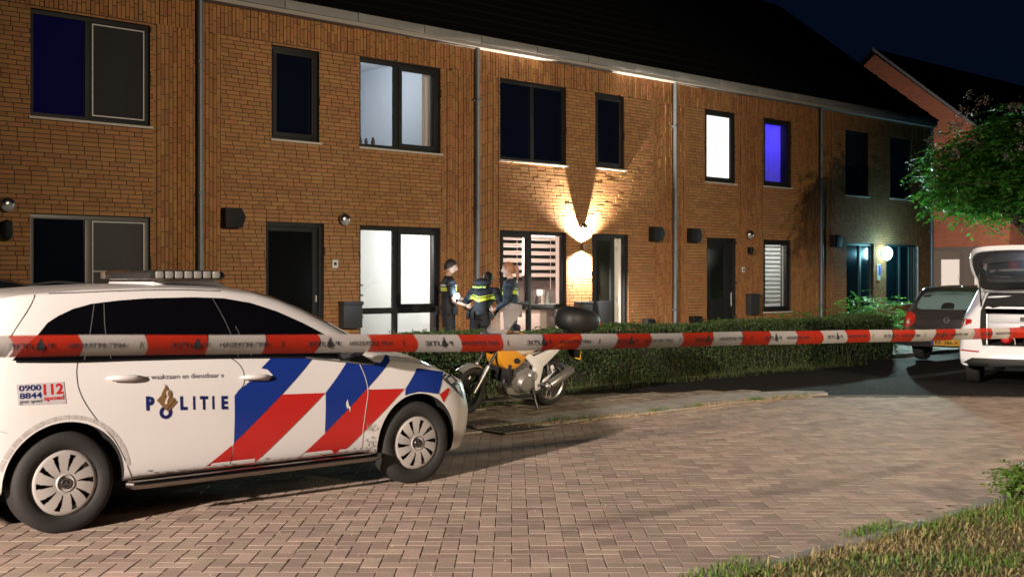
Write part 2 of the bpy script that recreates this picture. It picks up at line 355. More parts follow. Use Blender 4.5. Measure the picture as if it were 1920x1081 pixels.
# scattered chips and straws on the road
C = []; 
for _ in range(1500):
    t = rng.uniform(2, 16); n = rng.uniform(3.9, 8.9); C.append(tuple(tn(t, n, .021)))
C = np.array(C); V = leaf_quads(C, .012, up=5, asp=.5); V[:, 2] = np.clip(V[:, 2], .017, .024)
o = quads_mesh('blossom_chips', V, len(C), mat('chip', (.55, .42, .24), .8, island=.35)); tag(o, 'pale dry blossom chips scattered over the pavers', 'litter', kind='stuff')
# storm drain at the kerb
M_iron = mat('cast_iron', (.20, .16, .13), .7, noise=.5, nscale=30, bump=.4)
dr = empty('storm_drain', tn(8.12, 8.88, .023), AZ); tag(dr, 'black cast iron gully grate at the kerb in front of the police car', 'drain')
dr.scale = (1.15, 1.3, 1)
b = MB(); b.box(-.30, .30, -.19, -.165, .0, .010); b.box(-.30, .30, .155, .22, .0, .022); b.box(-.30, -.27, -.165, .155, 0, .010); b.box(.27, .30, -.165, .155, 0, .010)
b.build('frame', mat('drain_concrete', (.24, .20, .16), .8, noise=.4), dr, bevel=.003)
b = MB()
for k in range(8): b.box(-.255+k*.068, -.255+k*.068+.026, -.165, .155, .0, .010)
b.build('grate', M_iron, dr)
b = MB(); b.box(-.27, .27, -.165, .155, .001, .0055); b.build('slot_shade', mat('slot_shade_black', (.006, .006, .006), .9), dr)  # flat black slab stands in for the shade between the bars
b = MB(); b.box(-.26, .26, .23, .52, 0, .02)
for k in range(9): b.box(-.25+k*.056, -.25+k*.056+.03, .245, .505, .02, .026)
b.build('cover', M_iron, dr)
# ================================================================== the row of houses
M_brick = mat('brick', (.325, .165, .066), .85, noise=.3, nscale=1.1, island=.15, dark=(.27, .11, .035))
M_brick2 = mat('brick_standing', (.31, .145, .054), .85, noise=.3, nscale=1.3, island=.18, dark=(.24, .10, .03))
M_mortar = mat('mortar', (.05, .031, .018), .95, noise=.3)
M_frame = mat('window_frame_grey', (.012, .013, .016), .6, spec=.3)
M_sill = mat('sill_stone', (.52, .48, .44), .7, noise=.2)
M_roof = mat('roof_tile', (.005, .005, .006), .9, spec=.05)
M_gut = mat('gutter_zinc', (.21, .21, .215), .55, metal=.0, noise=.25, nscale=2)
M_pipe = mat('downpipe_zinc', (.14, .16, .185), .45, metal=.3, noise=.2, nscale=3)
G_clear = glass('glass_clear', (.93, .95, .95), 0, .06)
G_dark = glass('glass_dark', (.35, .38, .45), 0, .06, haze=.3, hcol=(.012, .018, .05))  # navy haze paints a faint reflection into the unlit panes
G_door = glass('glass_door', (.25, .27, .27), .15, .12, haze=.06, hcol=(.15, .17, .16))
M_dusty = mat('insect_screen', (.035, .035, .04), .5, spec=.3, bump=.25, bscale=3)
M_dusty2 = mat('insect_screen_upper', (.010, .010, .013), .8)
BZ0, BZT = 0.0, 5.66
# vertical brickwork areas (t0,t1); everything above 5.19 as well
VERT = [(7.36, 8.42), (12.62, 13.94), (18.18, 19.21), (21.0, 21.95), (23.3, 24.9)]
def brick_part(t0, t1, openings, parent, tloc):
    B = []; mi = []
    def brick(a0, a1, z0, z1, d, k):
        if a1-a0 < .012 or z1-z0 < .012: return
        a0 -= tloc; a1 -= tloc
        B.append([(a0, d, z0), (a1, d, z0), (a1, d, z1), (a0, d, z1), (a0, .03, z0), (a1, .03, z0), (a1, .03, z1), (a0, .03, z1)]); mi.append(k)
    def cut(a0, a1, z0, z1):
        """pieces of the rectangle outside the openings"""
        P = [(a0, a1, z0, z1)]
        for (o0, o1, p0, p1) in openings:
            Q = []
            for (x0, x1, y0, y1) in P:
                if x1 <= o0 or x0 >= o1 or y1 <= p0 or y0 >= p1: Q.append((x0, x1, y0, y1)); continue
                if x0 < o0: Q.append((x0, o0, y0, y1))
                if x1 > o1: Q.append((o1, x1, y0, y1))
                m0, m1 = max(x0, o0), min(x1, o1)
                if y0 < p0: Q.append((m0, m1, y0, p0))
                if y1 > p1: Q.append((m0, m1, p1, y1))
            P = Q
        return P
    vz = [v for v in VERT if v[1] > t0 and v[0] < t1]
    ch = .0625; row = 0; z = BZ0
    segs = []; x = t0
    for v0, v1 in sorted(vz):
        if v0 > x: segs.append((x, v0))
        x = max(x, v1)
    if x < t1: segs.append((x, t1))
    while z < 5.19-.01:
        for s0, s1 in segs:
            x = s0-.22*((row*.37+.13*((row*7) % 3)) % 1.0)
            while x < s1:
                L = .218 if rng.uniform() > .1 else .108
                for p in cut(max(x, s0), min(x+L-.010, s1), z, z+ch-.010): brick(*p, -.003+rng.normal()*.0012, 0)
                x += L
        z += ch; row += 1
    def vcols(x0, x1, zz0, zz1):
        x = x0
        while x < x1-.02:
            zc = zz0-rng.uniform(0, .2); dc = rng.choice([0, 0, -.006, -.010])
            while zc < zz1:
                for p in cut(x, min(x+.052, x1), max(zc, zz0), min(zc+.208, zz1)): brick(*p, dc+rng.normal()*.0015, 1)
                zc += .218
            x += .0625
    for v0, v1 in vz: vcols(max(v0, t0), min(v1, t1), BZ0, 5.19)
    vcols(t0, t1, 5.19, BZT)
    w_ = boxes_mesh('wall', B, [M_brick, M_brick2], parent, mi=mi)
    # mortar backing and reveals
    xs = sorted({t0, t1, *[max(t0, min(t1, o[0])) for o in openings], *[max(t0, min(t1, o[1])) for o in openings]}); zs = sorted({BZ0-.1, BZT, *[o[2] for o in openings], *[o[3] for o in openings]})
    b = MB()
    for i in range(len(xs)-1):
        for j in range(len(zs)-1):
            cx, cz = (xs[i]+xs[i+1])/2, (zs[j]+zs[j+1])/2
            if any(o[0] < cx < o[1] and o[2] < cz < o[3] for o in openings) or xs[i+1]-xs[i] < 1e-6: continue
            b.box(xs[i]-tloc, xs[i+1]-tloc, .008, .30, zs[j], zs[j+1])
    b.build('mortar_joints', M_mortar, w_)
    return w_
def window(parent, tloc, t0, t1, z0, z1, cols=(), transom=None, sash=(), panes=None, sill=True, name='window', fm=None):
    """frame with mullions at cols; panes: list of materials per column"""
    fm = fm or M_frame; a0, a1 = t0-tloc, t1-tloc; c = [a0]+[x-tloc for x in cols]+[a1]; fw = .062; d0, d1 = .055, .125
    b = MB(); b.box(a0, a1, d0, d1, z1-fw, z1); b.box(a0, a1, d0, d1, z0, z0+fw); b.box(a0, a0+fw, d0, d1, z0+fw, z1-fw); b.box(a1-fw, a1, d0, d1, z0+fw, z1-fw)
    for x in c[1:-1]: b.box(x-.045, x+.045, d0+.001, d1, z0+fw, z1-fw)
    zt = z0+fw
    if transom: 
        for i in range(len(c)-1):
            l = c[i]+(fw if i == 0 else .045); r = c[i+1]-(fw if i == len(c)-2 else .045); b.box(l, r, d0+.002, d1, transom-.05, transom+.05)
        zt = transom+.05
    fr = b.build(name, fm, parent, bevel=.004)
    for i in range(len(c)-1):
        l = c[i]+(fw if i == 0 else .045); r = c[i+1]-(fw if i == len(c)-2 else .045); top = z1-fw
        if i in sash:
            s = MB(); q = .055; e0, e1 = .035, .10
            s.box(l-.01, r+.01, e0, e1, top-q, top+.01); s.box(l-.01, r+.01, e0, e1, zt-.01, zt+q); s.box(l-.01, l+q, e0, e1, zt+q, top-q); s.box(r-q, r+.01, e0, e1, zt+q, top-q)
            s.build('sash', fm, fr, bevel=.004)
            L, Rr, B0, T = l+q, r-q, zt+q, top-q
        else: L, Rr, B0, T = l, r, zt, top
        pm = panes[i] if panes else G_dark
        p = MB(); p.box(L, Rr, .085, .091, B0, T); p.build('pane', pm, fr)
        if transom: p = MB(); p.box(l, r, .085, .091, z0+fw, transom-.05); p.build('pane', pm, fr)
    if sill:
        s = MB(); s.box(a0-.03, a1+.03, -.045, .06, z0-.035, z0-.002); s.build('sill', M_sill, fr, bevel=.004)
    return fr
def room(parent, tloc, t0, t1, z0, z1, depth, col, ceil=True, name='room'):
    b = MB(); a0, a1 = t0-tloc, t1-tloc; d0, d1 = .302, depth
    b.add([(a0, d1, z0), (a1, d1, z0), (a1, d1, z1), (a0, d1, z1)], [(0, 1, 2, 3)])
    b.add([(a0, d0, z0), (a0, d1, z0), (a0, d1, z1), (a0, d0, z1)], [(0, 1, 2, 3)]); b.add([(a1, d0, z0), (a1, d1, z0), (a1, d1, z1), (a1, d0, z1)], [(0, 1, 2, 3)])
    b.add([(a0, d0, z0), (a1, d0, z0), (a1, d1, z0), (a0, d1, z0)], [(0, 1, 2, 3)], 1); b.add([(a0, d0, z1), (a1, d0, z1), (a1, d1, z1), (a0, d1, z1)], [(0, 1, 2, 3)])
    return b.build(name, [col, M_floor], parent)
M_floor = mat('floor_wood', (.20, .13, .08), .6)
M_white = mat('plaster_white', (.80, .80, .78), .8)
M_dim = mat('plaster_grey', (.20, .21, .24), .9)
M_black = mat('near_black', (.012, .012, .014), .6)
M_plast = mat('black_plastic', (.007, .007, .008), .65, spec=.3, bump=.2)
def curtain(parent, tloc, t0, t1, z0, z1, d, m, amp=.02, per=.09, name='curtain'):
    b = MB(); n = int((t1-t0)/.012); V = []
    for i in range(n+1):
        x = t0-tloc+(t1-t0)*i/n; y = d+amp*math.sin(2*math.pi*(x/per+.4*math.sin(x*5)))
        V += [(x, y, z0), (x, y+.004*math.sin(x*90), z1)]
    b.add(V, [(2*i, 2*i+2, 2*i+3, 2*i+1) for i in range(n)]); return b.build(name, m, parent, smooth=True, sharp=80)
HB = [2.65, 8.05, 13.37, 18.78, 24.2, 29.62]
OPEN = {
 0: [(5.65, 7.32, 3.72, 5.15), (5.65, 7.32, .35, 2.43), (3.2, 4.25, 0, 2.43), (3.0, 3.9, 3.72, 5.15)],
 1: [(9.28, 10.14, 3.71, 5.15), (10.91, 12.60, 3.71, 5.17), (9.18, 10.23, .0, 2.44), (10.91, 12.60, .30, 2.42)],
 2: [(13.97, 15.66, 3.71, 5.17), (16.46, 17.30, 3.73, 5.18), (13.97, 15.67, .30, 2.43), (16.37, 17.42, 0, 2.43)],
 3: [(19.86, 20.93, 3.64, 5.20), (21.98, 23.07, 3.66, 5.20), (19.93, 20.98, 0, 2.44), (21.98, 23.07, .80, 2.44)],
 4: [(25.38, 26.44, 3.62, 5.22), (27.50, 28.60, 3.64, 5.22), (25.43, 26.70, .0, 2.44), (27.30, 28.90, .90, 2.44)]}
LBL = ['brick terraced house at the left edge with screened windows', 'brick terraced house with the bright white room beside its dark door', 'brick terraced house lit by the up and down wall lamp, striped blinds in its window', 'brick terraced house with a white lit and a blue lit upper window', 'dim brick terraced house at the right end of the row with the dazzling porch light']
H = []
for i in range(5):
    tl = HB[i]; h = empty('terraced_house', tn(tl, DW), AZ); tag(h, LBL[i], 'house', 'brick terraced houses of the row'); H.append(h)
    w_ = brick_part(HB[i], HB[i+1], OPEN[i], h, tl); Wd = HB[i+1]-HB[i]
    # roof slope with tiles as ridges, ridge at n+5
    b = MB(); nt_ = 17; e0, e1 = -.18, 5.0; zr0, zr1 = 5.80, 9.82
    x0, x1 = (0, Wd) if i < 4 else (0, Wd+.12)
    for k in range(nt_):
        f0, f1 = k/nt_, (k+1)/nt_; y0, y1 = e0+(e1-e0)*f0, e0+(e1-e0)*f1; z0, z1 = zr0+(zr1-zr0)*f0, zr0+(zr1-zr0)*f1
        b.add([(x0, y0, z0+.03), (x1, y0, z0+.03), (x1, y1, z1+.005), (x0, y1, z1+.005), (x0, y0, z0), (x1, y0, z0)], [(0, 1, 2, 3), (4, 5, 1, 0)])
    b.add([(x0, e1, zr1), (x1, e1, zr1), (x1, 10.2, 5.7), (x0, 10.2, 5.7)], [(0, 1, 2, 3)])
    b.box(x0, x1, .0, 10.0, 5.661, 5.74)
    b.build('roof', M_roof, h)
    b = MB()   # side and rear walls
    b.box(0.01 if i else 0, Wd-.01 if i < 4 else Wd, 9.7, 9.95, 0, 5.655)
    if i == 4:
        b.box(Wd-.2, Wd-.001, .302, 9.69, 0, 5.655); b.prism([(.0, 0), (1, 0)], 0, 1) if False else None
        b.add([(Wd-.001, .0, 5.66), (Wd-.001, 9.9, 5.66), (Wd-.001, 5.0, 9.75), (Wd-.2, 0, 5.66), (Wd-.2, 9.9, 5.66), (Wd-.2, 5.0, 9.75)], [(0, 1, 2), (5, 4, 3), (0, 3, 4, 1), (1, 4, 5, 2), (2, 5, 3, 0)])
    else: b.box(Wd-.12, Wd-.005, .302, 9.69, 0, 5.655)
    if i == 0: b.box(.001, .12, .302, 9.69, 0, 5.655)
    b.build('side_wall', M_brick2, h)
    # gutter: half box with joints
    b = MB(); k0 = 0
    while k0 < Wd-.01:
        k1 = min(k0+1.35, Wd)
        b.box(k0+.004, k1-.004, -.20, -.185, 5.685, 5.825); b.box(k0+.004, k1-.004, -.185, -.03, 5.685, 5.70); b.box(k0-.012+.014, k0+.02, -.206, -.2, 5.68, 5.83)
        k0 = k1
    b.build('gutter', M_gut, h, bevel=.004)
    b = MB(); b.box(0.003, Wd-.003, -.185, .0, 5.62, 5.68) ; b.build('eaves_board', mat('eaves_board', (.30, .28, .27), .8), h)
    # downpipe on the boundary at the right end
    xp = Wd if i < 4 else Wd-.10
    b = MB(); b.tube([(xp, -.085, .05), (xp, -.085, 5.69)], .042, 14)
    pp = b.build('downpipe', M_pipe, h, smooth=True)
    for zc in (.9, 2.8, 4.7):
        b = MB(); b.box(xp-.05, xp+.05, -.135, -.0, zc, zc+.03); b.build('pipe_clamp', M_pipe, pp)
    # closed dark interior behind everything, at 1st floor
    b = MB(); b.box(.15, Wd-.15, .31, 9.5, 2.60, 2.75); b.build('floor_slab', M_dim, h)
# ---- house A
h, tl = H[0], HB[0]
window(h, tl, 5.65, 7.32, 3.72, 5.15, cols=(6.45,), panes=[mat('blue_night_pane', (.004, .004, .03), .03, spec=.2, emit=(.02, .012, .16), estr=.05), M_dusty2])
window(h, tl, 3.0, 3.9, 3.72, 5.15)
fA = window(h, tl, 5.65, 7.32, .35, 2.43, cols=(6.45,), panes=[mat('dark_night_pane', (.004, .006, .012), .04, spec=.8), M_dusty], sill=False, fm=mat('window_frame_light', (.10, .10, .105), .4))
for z0, z1, nm in ((3.80, 5.07, 'u'), (.45, 2.36, 'l')):
    b = MB(); q = .018; a0, a1 = 6.50-tl, 7.255-tl
    b.box(a0, a1, .048, .054, z1-q, z1); b.box(a0, a1, .048, .054, z0, z0+q); b.box(a0, a0+q, .048, .054, z0+q, z1-q); b.box(a1-q, a1, .048, .054, z0+q, z1-q)
    if nm == 'l': b.box(a0+q, a1-q, .048, .054, 1.66, 1.675)
    b.build('screen_frame', mat('screen_frame_white', (.40, .40, .41), .4, metal=.3), fA if nm == 'l' else h)
def door(h, tl, t0, t1, z1=2.43, leaf=M_frame, pane=None, pz=(1.0, 2.2), pw=None, openw=0, handle=True):
    a0, a1 = t0-tl, t1-tl; f = .07
    b = MB(); b.box(a0, a1, .04, .14, z1-f, z1); b.box(a0, a0+f, .04, .14, 0.02, z1-f); b.box(a1-f, a1, .04, .14, .02, z1-f)
    d = b.build('door', M_frame, h, bevel=.004)
    l, r = a0+f+.002, a1-f-.002-openw; pw = pw or (l+.12, r-.12)
    b = MB(); b.box(l, pw[0], .07, .12, .04, z1-f-.003); b.box(pw[1], r, .07, .12, .04, z1-f-.003); b.box(pw[0], pw[1], .07, .12, .04, pz[0]); b.box(pw[0], pw[1], .07, .12, pz[1], z1-f-.003)
    b.build('door_leaf', leaf, d, bevel=.003)
    b = MB(); b.box(pw[0], pw[1], .09, .097, pz[0], pz[1]); b.build('door_pane', pane or G_door, d)
    if handle:
        b = MB(); x = r-.055; b.tube([(x, .05, .95), (x, .05, 1.25)], .011, 8); b.tube([(x, .05, 1.0), (x, .075, 1.0)], .008, 6); b.tube([(x, .05, 1.2), (x, .075, 1.2)], .008, 6)
        b.build('door_handle', mat('steel_handle', (.6, .6, .6), .3, metal=.9), d, smooth=True)
    return d
door(h, tl, 3.2, 4.25)
# ---- house B
h, tl = H[1], HB[1]
window(h, tl, 9.28, 10.14, 3.71, 5.15, sash=(0,), panes=[G_dark])
b = MB(); b.box(9.45-tl, 9.58-tl, 1.0, 1.02, 4.0, 4.75); b.build('wardrobe_mirror', M_white, h)
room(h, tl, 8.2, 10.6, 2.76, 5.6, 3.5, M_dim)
window(h, tl, 10.91, 12.60, 3.71, 5.17, cols=(11.70,), sash=(1,), panes=[G_clear, G_clear])
room(h, tl, 10.62, 13.2, 2.76, 5.6, 3.2, mat('plaster_cool', (.62, .65, .70), .8))
lamp('ceiling_light', 'POINT', tn(11.8, DW+1.7, 5.1), 55, (.92, .96, 1.0), .12)
curtain(h, tl, 12.38, 12.56, 3.78, 5.1, .22, mat('curtain_warm', (.75, .62, .52), .8, subs=.3), .02, .08)
for x, s in ((11.05, 1), (11.18, .7), (11.32, .85)):
    b = MB(); b.lathe([(0.0, 0), (.03*s, 0), (.045*s, .04), (.03*s, .10*s), (.012, .15*s), (0, .16*s)], Matrix.Translation((x-tl, .2, 3.78)), 12); b.build('vase', mat('vase_dark', (.10, .10, .11), .4), h, smooth=True)
d_ = door(h, tl, 9.18, 10.23, 2.44, pane=glass('glass_door_b', (.16, .18, .18), .1, .06, haze=.045, hcol=(.12, .13, .13)), pz=(.25, 2.3), pw=(.0+9.18-tl+.075, 10.23-tl-.17), handle=False)
b = MB(); b.box(10.23-tl-.125, 10.23-tl-.105, .045, .07, 1.20, 1.30); b.build('door_handle', MATS['sill_stone'], d_)
window(h, tl, 10.91, 12.60, .30, 2.42, cols=(11.68,), transom=1.03, sash=(1,), panes=[G_clear, G_clear], sill=False)
room(h, tl, 10.62, 13.2, .1, 2.6, 3.6, M_white)
lamp('ceiling_light', 'POINT', tn(11.75, DW+1.5, 2.35), 250, (1.0, .98, .95), .12)
b = MB(); b.box(12.05-tl, 12.5-tl, 2.9, 3.4, .15, 1.98); b.build('fridge', mat('fridge_white', (.7, .7, .7), .4), h, bevel=.01)
b = MB(); b.box(11.6-tl, 11.66-tl, 1.4, 1.75, .9, 1.45); b.box(11.6-tl, 11.97-tl, 1.4, 1.75, .86, .9); b.box(11.6-tl, 11.97-tl, 1.4, 1.75, 1.25, 1.28); b.box(11.6-tl, 11.97-tl, 1.4, 1.75, 1.43, 1.46); b.build('open_shelf', mat('shelf_grey', (.35, .35, .36), .5), h)
# ---- house C
h, tl = H[2], HB[2]
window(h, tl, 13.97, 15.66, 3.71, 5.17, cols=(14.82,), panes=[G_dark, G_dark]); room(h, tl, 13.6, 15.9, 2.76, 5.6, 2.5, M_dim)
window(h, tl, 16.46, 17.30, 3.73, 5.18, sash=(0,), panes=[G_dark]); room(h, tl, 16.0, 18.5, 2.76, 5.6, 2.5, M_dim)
fC = window(h, tl, 13.97, 15.67, .30, 2.43, cols=(14.76,), transom=1.03, sash=(0,), panes=[G_clear, G_clear], sill=False)
M_kit = mat('kitchen_white', (.74, .64, .60), .6)
room(h, tl, 13.6, 16.05, .1, 2.6, 3.0, M_kit)
lamp('ceiling_light', 'POINT', tn(14.9, DW+1.3, 2.35), 330, (1.0, .82, .72), .12)
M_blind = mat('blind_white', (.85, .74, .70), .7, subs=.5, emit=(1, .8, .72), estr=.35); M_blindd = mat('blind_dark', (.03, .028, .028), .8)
for (a0, a1) in ((14.06, 14.66), (14.84, 15.52)):
    b = MB(); z = 2.34
    while z > 1.62:
        b.box(a0-tl, a1-tl, .150, .155, z-.062, z); b.box(a0-tl, a1-tl, .150, .155, z-.135, z-.065, 1); z -= .137
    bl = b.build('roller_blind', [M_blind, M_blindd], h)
    c_ = MB(); c_.tube([(a1-.14-tl, .14, 2.34), (a1-.14-tl, .14, 1.35)], .006, 6); c_.build('blind_cord', M_blind, bl)
b = MB(); b.box(15.54-tl, 15.62-tl, .15, .16, .4, 2.36); b.build('curtain_strip', M_blind, h)
b = MB(); b.box(15.45-tl, 16.04-tl, .5, 1.35, .2, .96); b.box(15.45-tl, 16.04-tl, 1.36, 2.2, .2, .96); b.box(15.70-tl, 16.04-tl, .5, 2.2, 1.62, 2.35)
b.build('kitchen_cabinet', M_kit, h, bevel=.006)
b = MB(); b.box(15.42-tl, 16.04-tl, .48, 2.22, .97, 1.01); b.box(16.02-tl, 16.045-tl, .31, 2.98, 1.02, 1.60); b.build('worktop', mat('worktop_grey', (.09, .07, .068), .4), h)
b = MB(); b.box(16.0-tl, 16.018-tl, .95, 1.17, 1.22, 1.34); b.build('wall_socket', M_white, h)
cols_ = [(.05, .25, .12), (.5, .1, .08), (.4, .35, .3), (.08, .08, .09), (.6, .5, .4), (.25, .3, .28)]
for k, x in enumerate((14.05, 14.35, 14.98, 15.1, 15.28, 15.42)):
    b = MB(); s = .8+.5*((k*37) % 10)/10; b.lathe([(0, 0), (.035, 0), (.035, .12*s), (.014, .17*s), (.014, .22*s), (0, .22*s)], Matrix.Translation((x-tl, .235+.0*k, 1.085)), 12)
    b.build('bottle', mat('bottle_%d' % k, cols_[k], .3), h, smooth=True)
b = MB(); b.box(13.99-tl, 15.65-tl, .18, .30, 1.05, 1.083); b.build('window_shelf', M_white, h)
dC = door(h, tl, 16.37, 17.42, 2.43, pane=glass('glass_door_c', (.10, .10, .08), .1, .12, haze=.06, hcol=(.2, .2, .15)), pz=(1.12, 2.3), openw=.26, handle=False)
b = MB(); a_ = 17.42-.33-tl
b.box(a_+.03, a_+.075, .10, .16, .05, 2.36); b.box(a_+.085, a_+.15, .13, .19, .05, 2.36); b.box(a_+.155, a_+.21, .09, .17, .05, 2.36)
b.build('open_door_edge', mat('door_edge_white', (.72, .70, .68), .5), dC)
for zz in (.35, 1.1, 2.1): b = MB(); b.tube([(a_+.08, .10, zz), (a_+.08, .10, zz+.1)], .012, 8); b.build('hinge', mat('steel_handle2', (.4, .4, .4), .4, metal=.8), dC)
b = MB(); b.box(16.1-tl, 18.3-tl, .31, .34, .0, 2.55) if False else b.box(16.32-tl, 17.5-tl, 1.0, 1.05, .0, 2.55); b.build('hall_wall', M_black, h)
lamp('hall_light', 'POINT', tn(17.2, DW+.45, 2.2), 2.2, (1, .93, .85), .05)
# ---- house D
h, tl = H[3], HB[3]
window(h, tl, 19.86, 20.93, 3.64, 5.20, sash=(0,), panes=[emis('frosted_white_lit', (1, .97, .93), 1.6, 1.5)])
window(h, tl, 21.98, 23.07, 3.66, 5.20, sash=(0,), panes=[glass('glass_clear_b', (.95, .95, 1), 0, .05)])
room(h, tl, 21.6, 23.6, 2.76, 5.6, 1.6, mat('plaster_blue', (.55, .55, .75), .8)); lamp('blue_room_light', 'POINT', tn(22.8, DW+.9, 4.9), 44, (.13, .09, 1.0), .08)
curtain(h, tl, 22.35, 22.98, 3.72, 5.12, .24, mat('curtain_blue', (.40, .38, .85), .8, subs=.5), .015, .12)
door(h, tl, 19.93, 20.98, 2.44, pane=G_door, pz=(1.12, 2.2), pw=(.0+19.93-tl+.10, 20.98-tl-.34))
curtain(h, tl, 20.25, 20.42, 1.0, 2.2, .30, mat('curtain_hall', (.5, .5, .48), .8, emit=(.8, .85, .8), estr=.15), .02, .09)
fD = window(h, tl, 21.98, 23.07, .80, 2.44, sash=(0,), panes=[G_clear])
b = MB()
for k in range(14):
    z = 2.28-k*.098; M = Matrix.Translation((22.5-tl, .17, z)) @ Matrix.Rotation(R(-38), 4, 'X')
    b.box(-.44, .40, -.042, .042, -.0015, .0015, 0, M)
b.box(22.94-tl, 22.97-tl, .15, .16, .9, 2.3); b.build('venetian_blind', mat('blind_slat', (.75, .75, .73), .5, subs=.35), h)
room(h, tl, 21.5, 23.6, .1, 2.6, 1.8, M_white); lamp('ceiling_light', 'POINT', tn(22.5, DW+.9, 2.3), 52, (1, .99, .95), .1)
# ---- house E
h, tl = H[4], HB[4]
G_teal = mat('night_pane_teal', (.006, .018, .022), .15, spec=.8)
window(h, tl, 25.38, 26.44, 3.62, 5.22, panes=[G_teal]); window(h, tl, 27.50, 28.60, 3.64, 5.22, panes=[G_teal])
M_frteal = mat('frame_teal_grey', (.03, .06, .065), .5)
window(h, tl, 25.43, 26.70, .02, 2.44, cols=(26.15,), panes=[G_teal, G_teal], sill=False, fm=M_frteal); window(h, tl, 27.30, 28.90, .90, 2.44, cols=(28.1, 28.6), panes=[G_teal]*3, fm=M_frteal)
b = MB(); b.box(28.9-tl, 28.93-tl, -.02, .05, .9, 2.4) ; b.build('trim', M_sill, h)
# ---- things on the walls
def wl(t, d, z): return tn(t, DW+d, z)
def on_wall(name, t, z, label, cat, group=None): o = empty(name, wl(t, 0, z), AZ); tag(o, label, cat, group); return o
M_alu = mat('brushed_aluminium', (.5, .5, .5), .25, metal=1.0)
M_lens = mat('lamp_glass_off', (.35, .37, .38), .15)
def disc_lamp(t, z, label):
    o = on_wall('wall_lamp', t, z, label, 'lamp', 'round silver wall lamps of the row')
    b = MB(); b.lathe([(0, -.01), (.05, -.01), (.05, -.05), (0, -.05)], Matrix.Rotation(R(90), 4, 'X') @ Matrix.Scale(-1, 4, (0, 0, 1)), 20); b.build('base', M_alu, o, smooth=True)
    b = MB(); b.ball((0, -.055, 0), (.095, .055, .095), 24, 12); b.build('globe', M_lens, o, smooth=True)
    b = MB(); b.ball((0, -.058, .004), (.10, .062, .098), 24, 12, 0); b.v = [(x, y, max(z_, x*.35+.0)) for x, y, z_ in b.v]; b.build('hood', M_alu, o, smooth=True)
disc_lamp(5.34, 2.53, 'round silver wall lamp at the far left edge above a black box'); disc_lamp(10.59, 2.51, 'round silver wall lamp right of the dark glass door')
disc_lamp(16.07, 2.54, 'round wall lamp shading the bright up light below it'); disc_lamp(21.41, 2.53, 'round silver wall lamp above the small black lantern')
def bird_box(t, z, label, s=1.0):
    o = on_wall('nest_box', t, z, label, 'wall box', 'black boxes on the brick wall')
    b = MB(); b.prism([(-.15*s, -.14*s), (-.15*s, .15*s), (.12*s, .15*s), (.19*s, .02*s), (.13*s, -.14*s)], -.16, -.001); b.build('box', M_plast, o, bevel=.008)
bird_box(8.57, 2.46, 'black angled box on the brick left of the dark glass door'); bird_box(18.18, 2.46, 'black angled box right of the open front door, above')
bird_box(19.40, 2.46, 'black angled box left of the door with the steel handle, above'); bird_box(24.83, 2.46, 'black angled box left of the dazzling porch light')
bird_box(17.95, .62, 'low black box behind the hedge right of the open door', .8); bird_box(19.45, .63, 'low black box behind the hedge left of the handled door', .9)
o = on_wall('lantern', 5.32, 2.2, 'small black lantern under the leftmost round lamp', 'lamp'); b = MB(); b.lathe([(0, .14), (.07, .1), (.075, -.05), (.05, -.12), (0, -.14)], Matrix.Translation((0, -.09, 0)), 12); b.build('lantern_body', M_plast, o, smooth=True); b = MB(); b.box(-.03, .03, -.03, 0, -.05, .12); b.build('bracket', M_plast, o)
o = on_wall('lantern', 21.41, 2.17, 'small black lantern right of the door with the steel handle', 'lamp'); b = MB(); b.lathe([(0, .09), (.06, .08), (.05, -.02), (.03, -.08), (0, -.09)], Matrix.Translation((0, -.08, 0)), 12); b.build('lantern_body', M_plast, o, smooth=True); b = MB(); b.box(-.03, .03, -.03, 0, -.05, .09); b.build('bracket', M_plast, o)
def box_thing(name, t, z, w_, hh, dd, m, label, cat, group=None):
    o = on_wall(name, t, z, label, cat, group); b = MB(); b.box(-w_/2, w_/2, -dd, -.001, -hh/2, hh/2); b.build('body', m, o, bevel=.008)
    b = MB(); b.box(-w_/2-.008, w_/2+.008, -dd-.02, -.0, hh/2-.05, hh/2+.01); b.build('lid', m, o, bevel=.005); return o
M_mail = mat('mailbox_grey', (.03, .032, .036), .45)
def small_body(o, m, w2, d_): b = MB(); b.box(-w2/3, w2/3, -d_-.006, -d_, -w2/3, w2/3); b.build('button', m, o)
for (t, z, s, lb) in ((10.43, 1.80, .11, 'small white square plate between the dark door and white window'), (21.21, 1.75, .10, 'small white doorbell plate right of the handled door')):
    o = on_wall('house_number_plate', t, z, lb, 'plate'); b = MB(); b.box(-s/2, s/2, -.022, -.004, -s*.6, s*.6); b.build('plate', mat('plate_white', (.6, .6, .58), .5), o, bevel=.004); small_body(o, M_plast, s*.6, .022)
box_thing('letterbox', 10.68, .98, .36, .42, .16, M_mail, 'dark grey letterbox between the dark glass door and the white window', 'letterbox', 'dark letterboxes on the wall')
box_thing('letterbox', 16.07, .98, .38, .26, .12, M_mail, 'dark letterbox under the bright downward wall lamp', 'letterbox', 'dark letterboxes on the wall')
box_thing('letterbox', 21.48, .98, .34, .46, .14, M_mail, 'dark letterbox right of the door with the steel handle', 'letterbox', 'dark letterboxes on the wall')
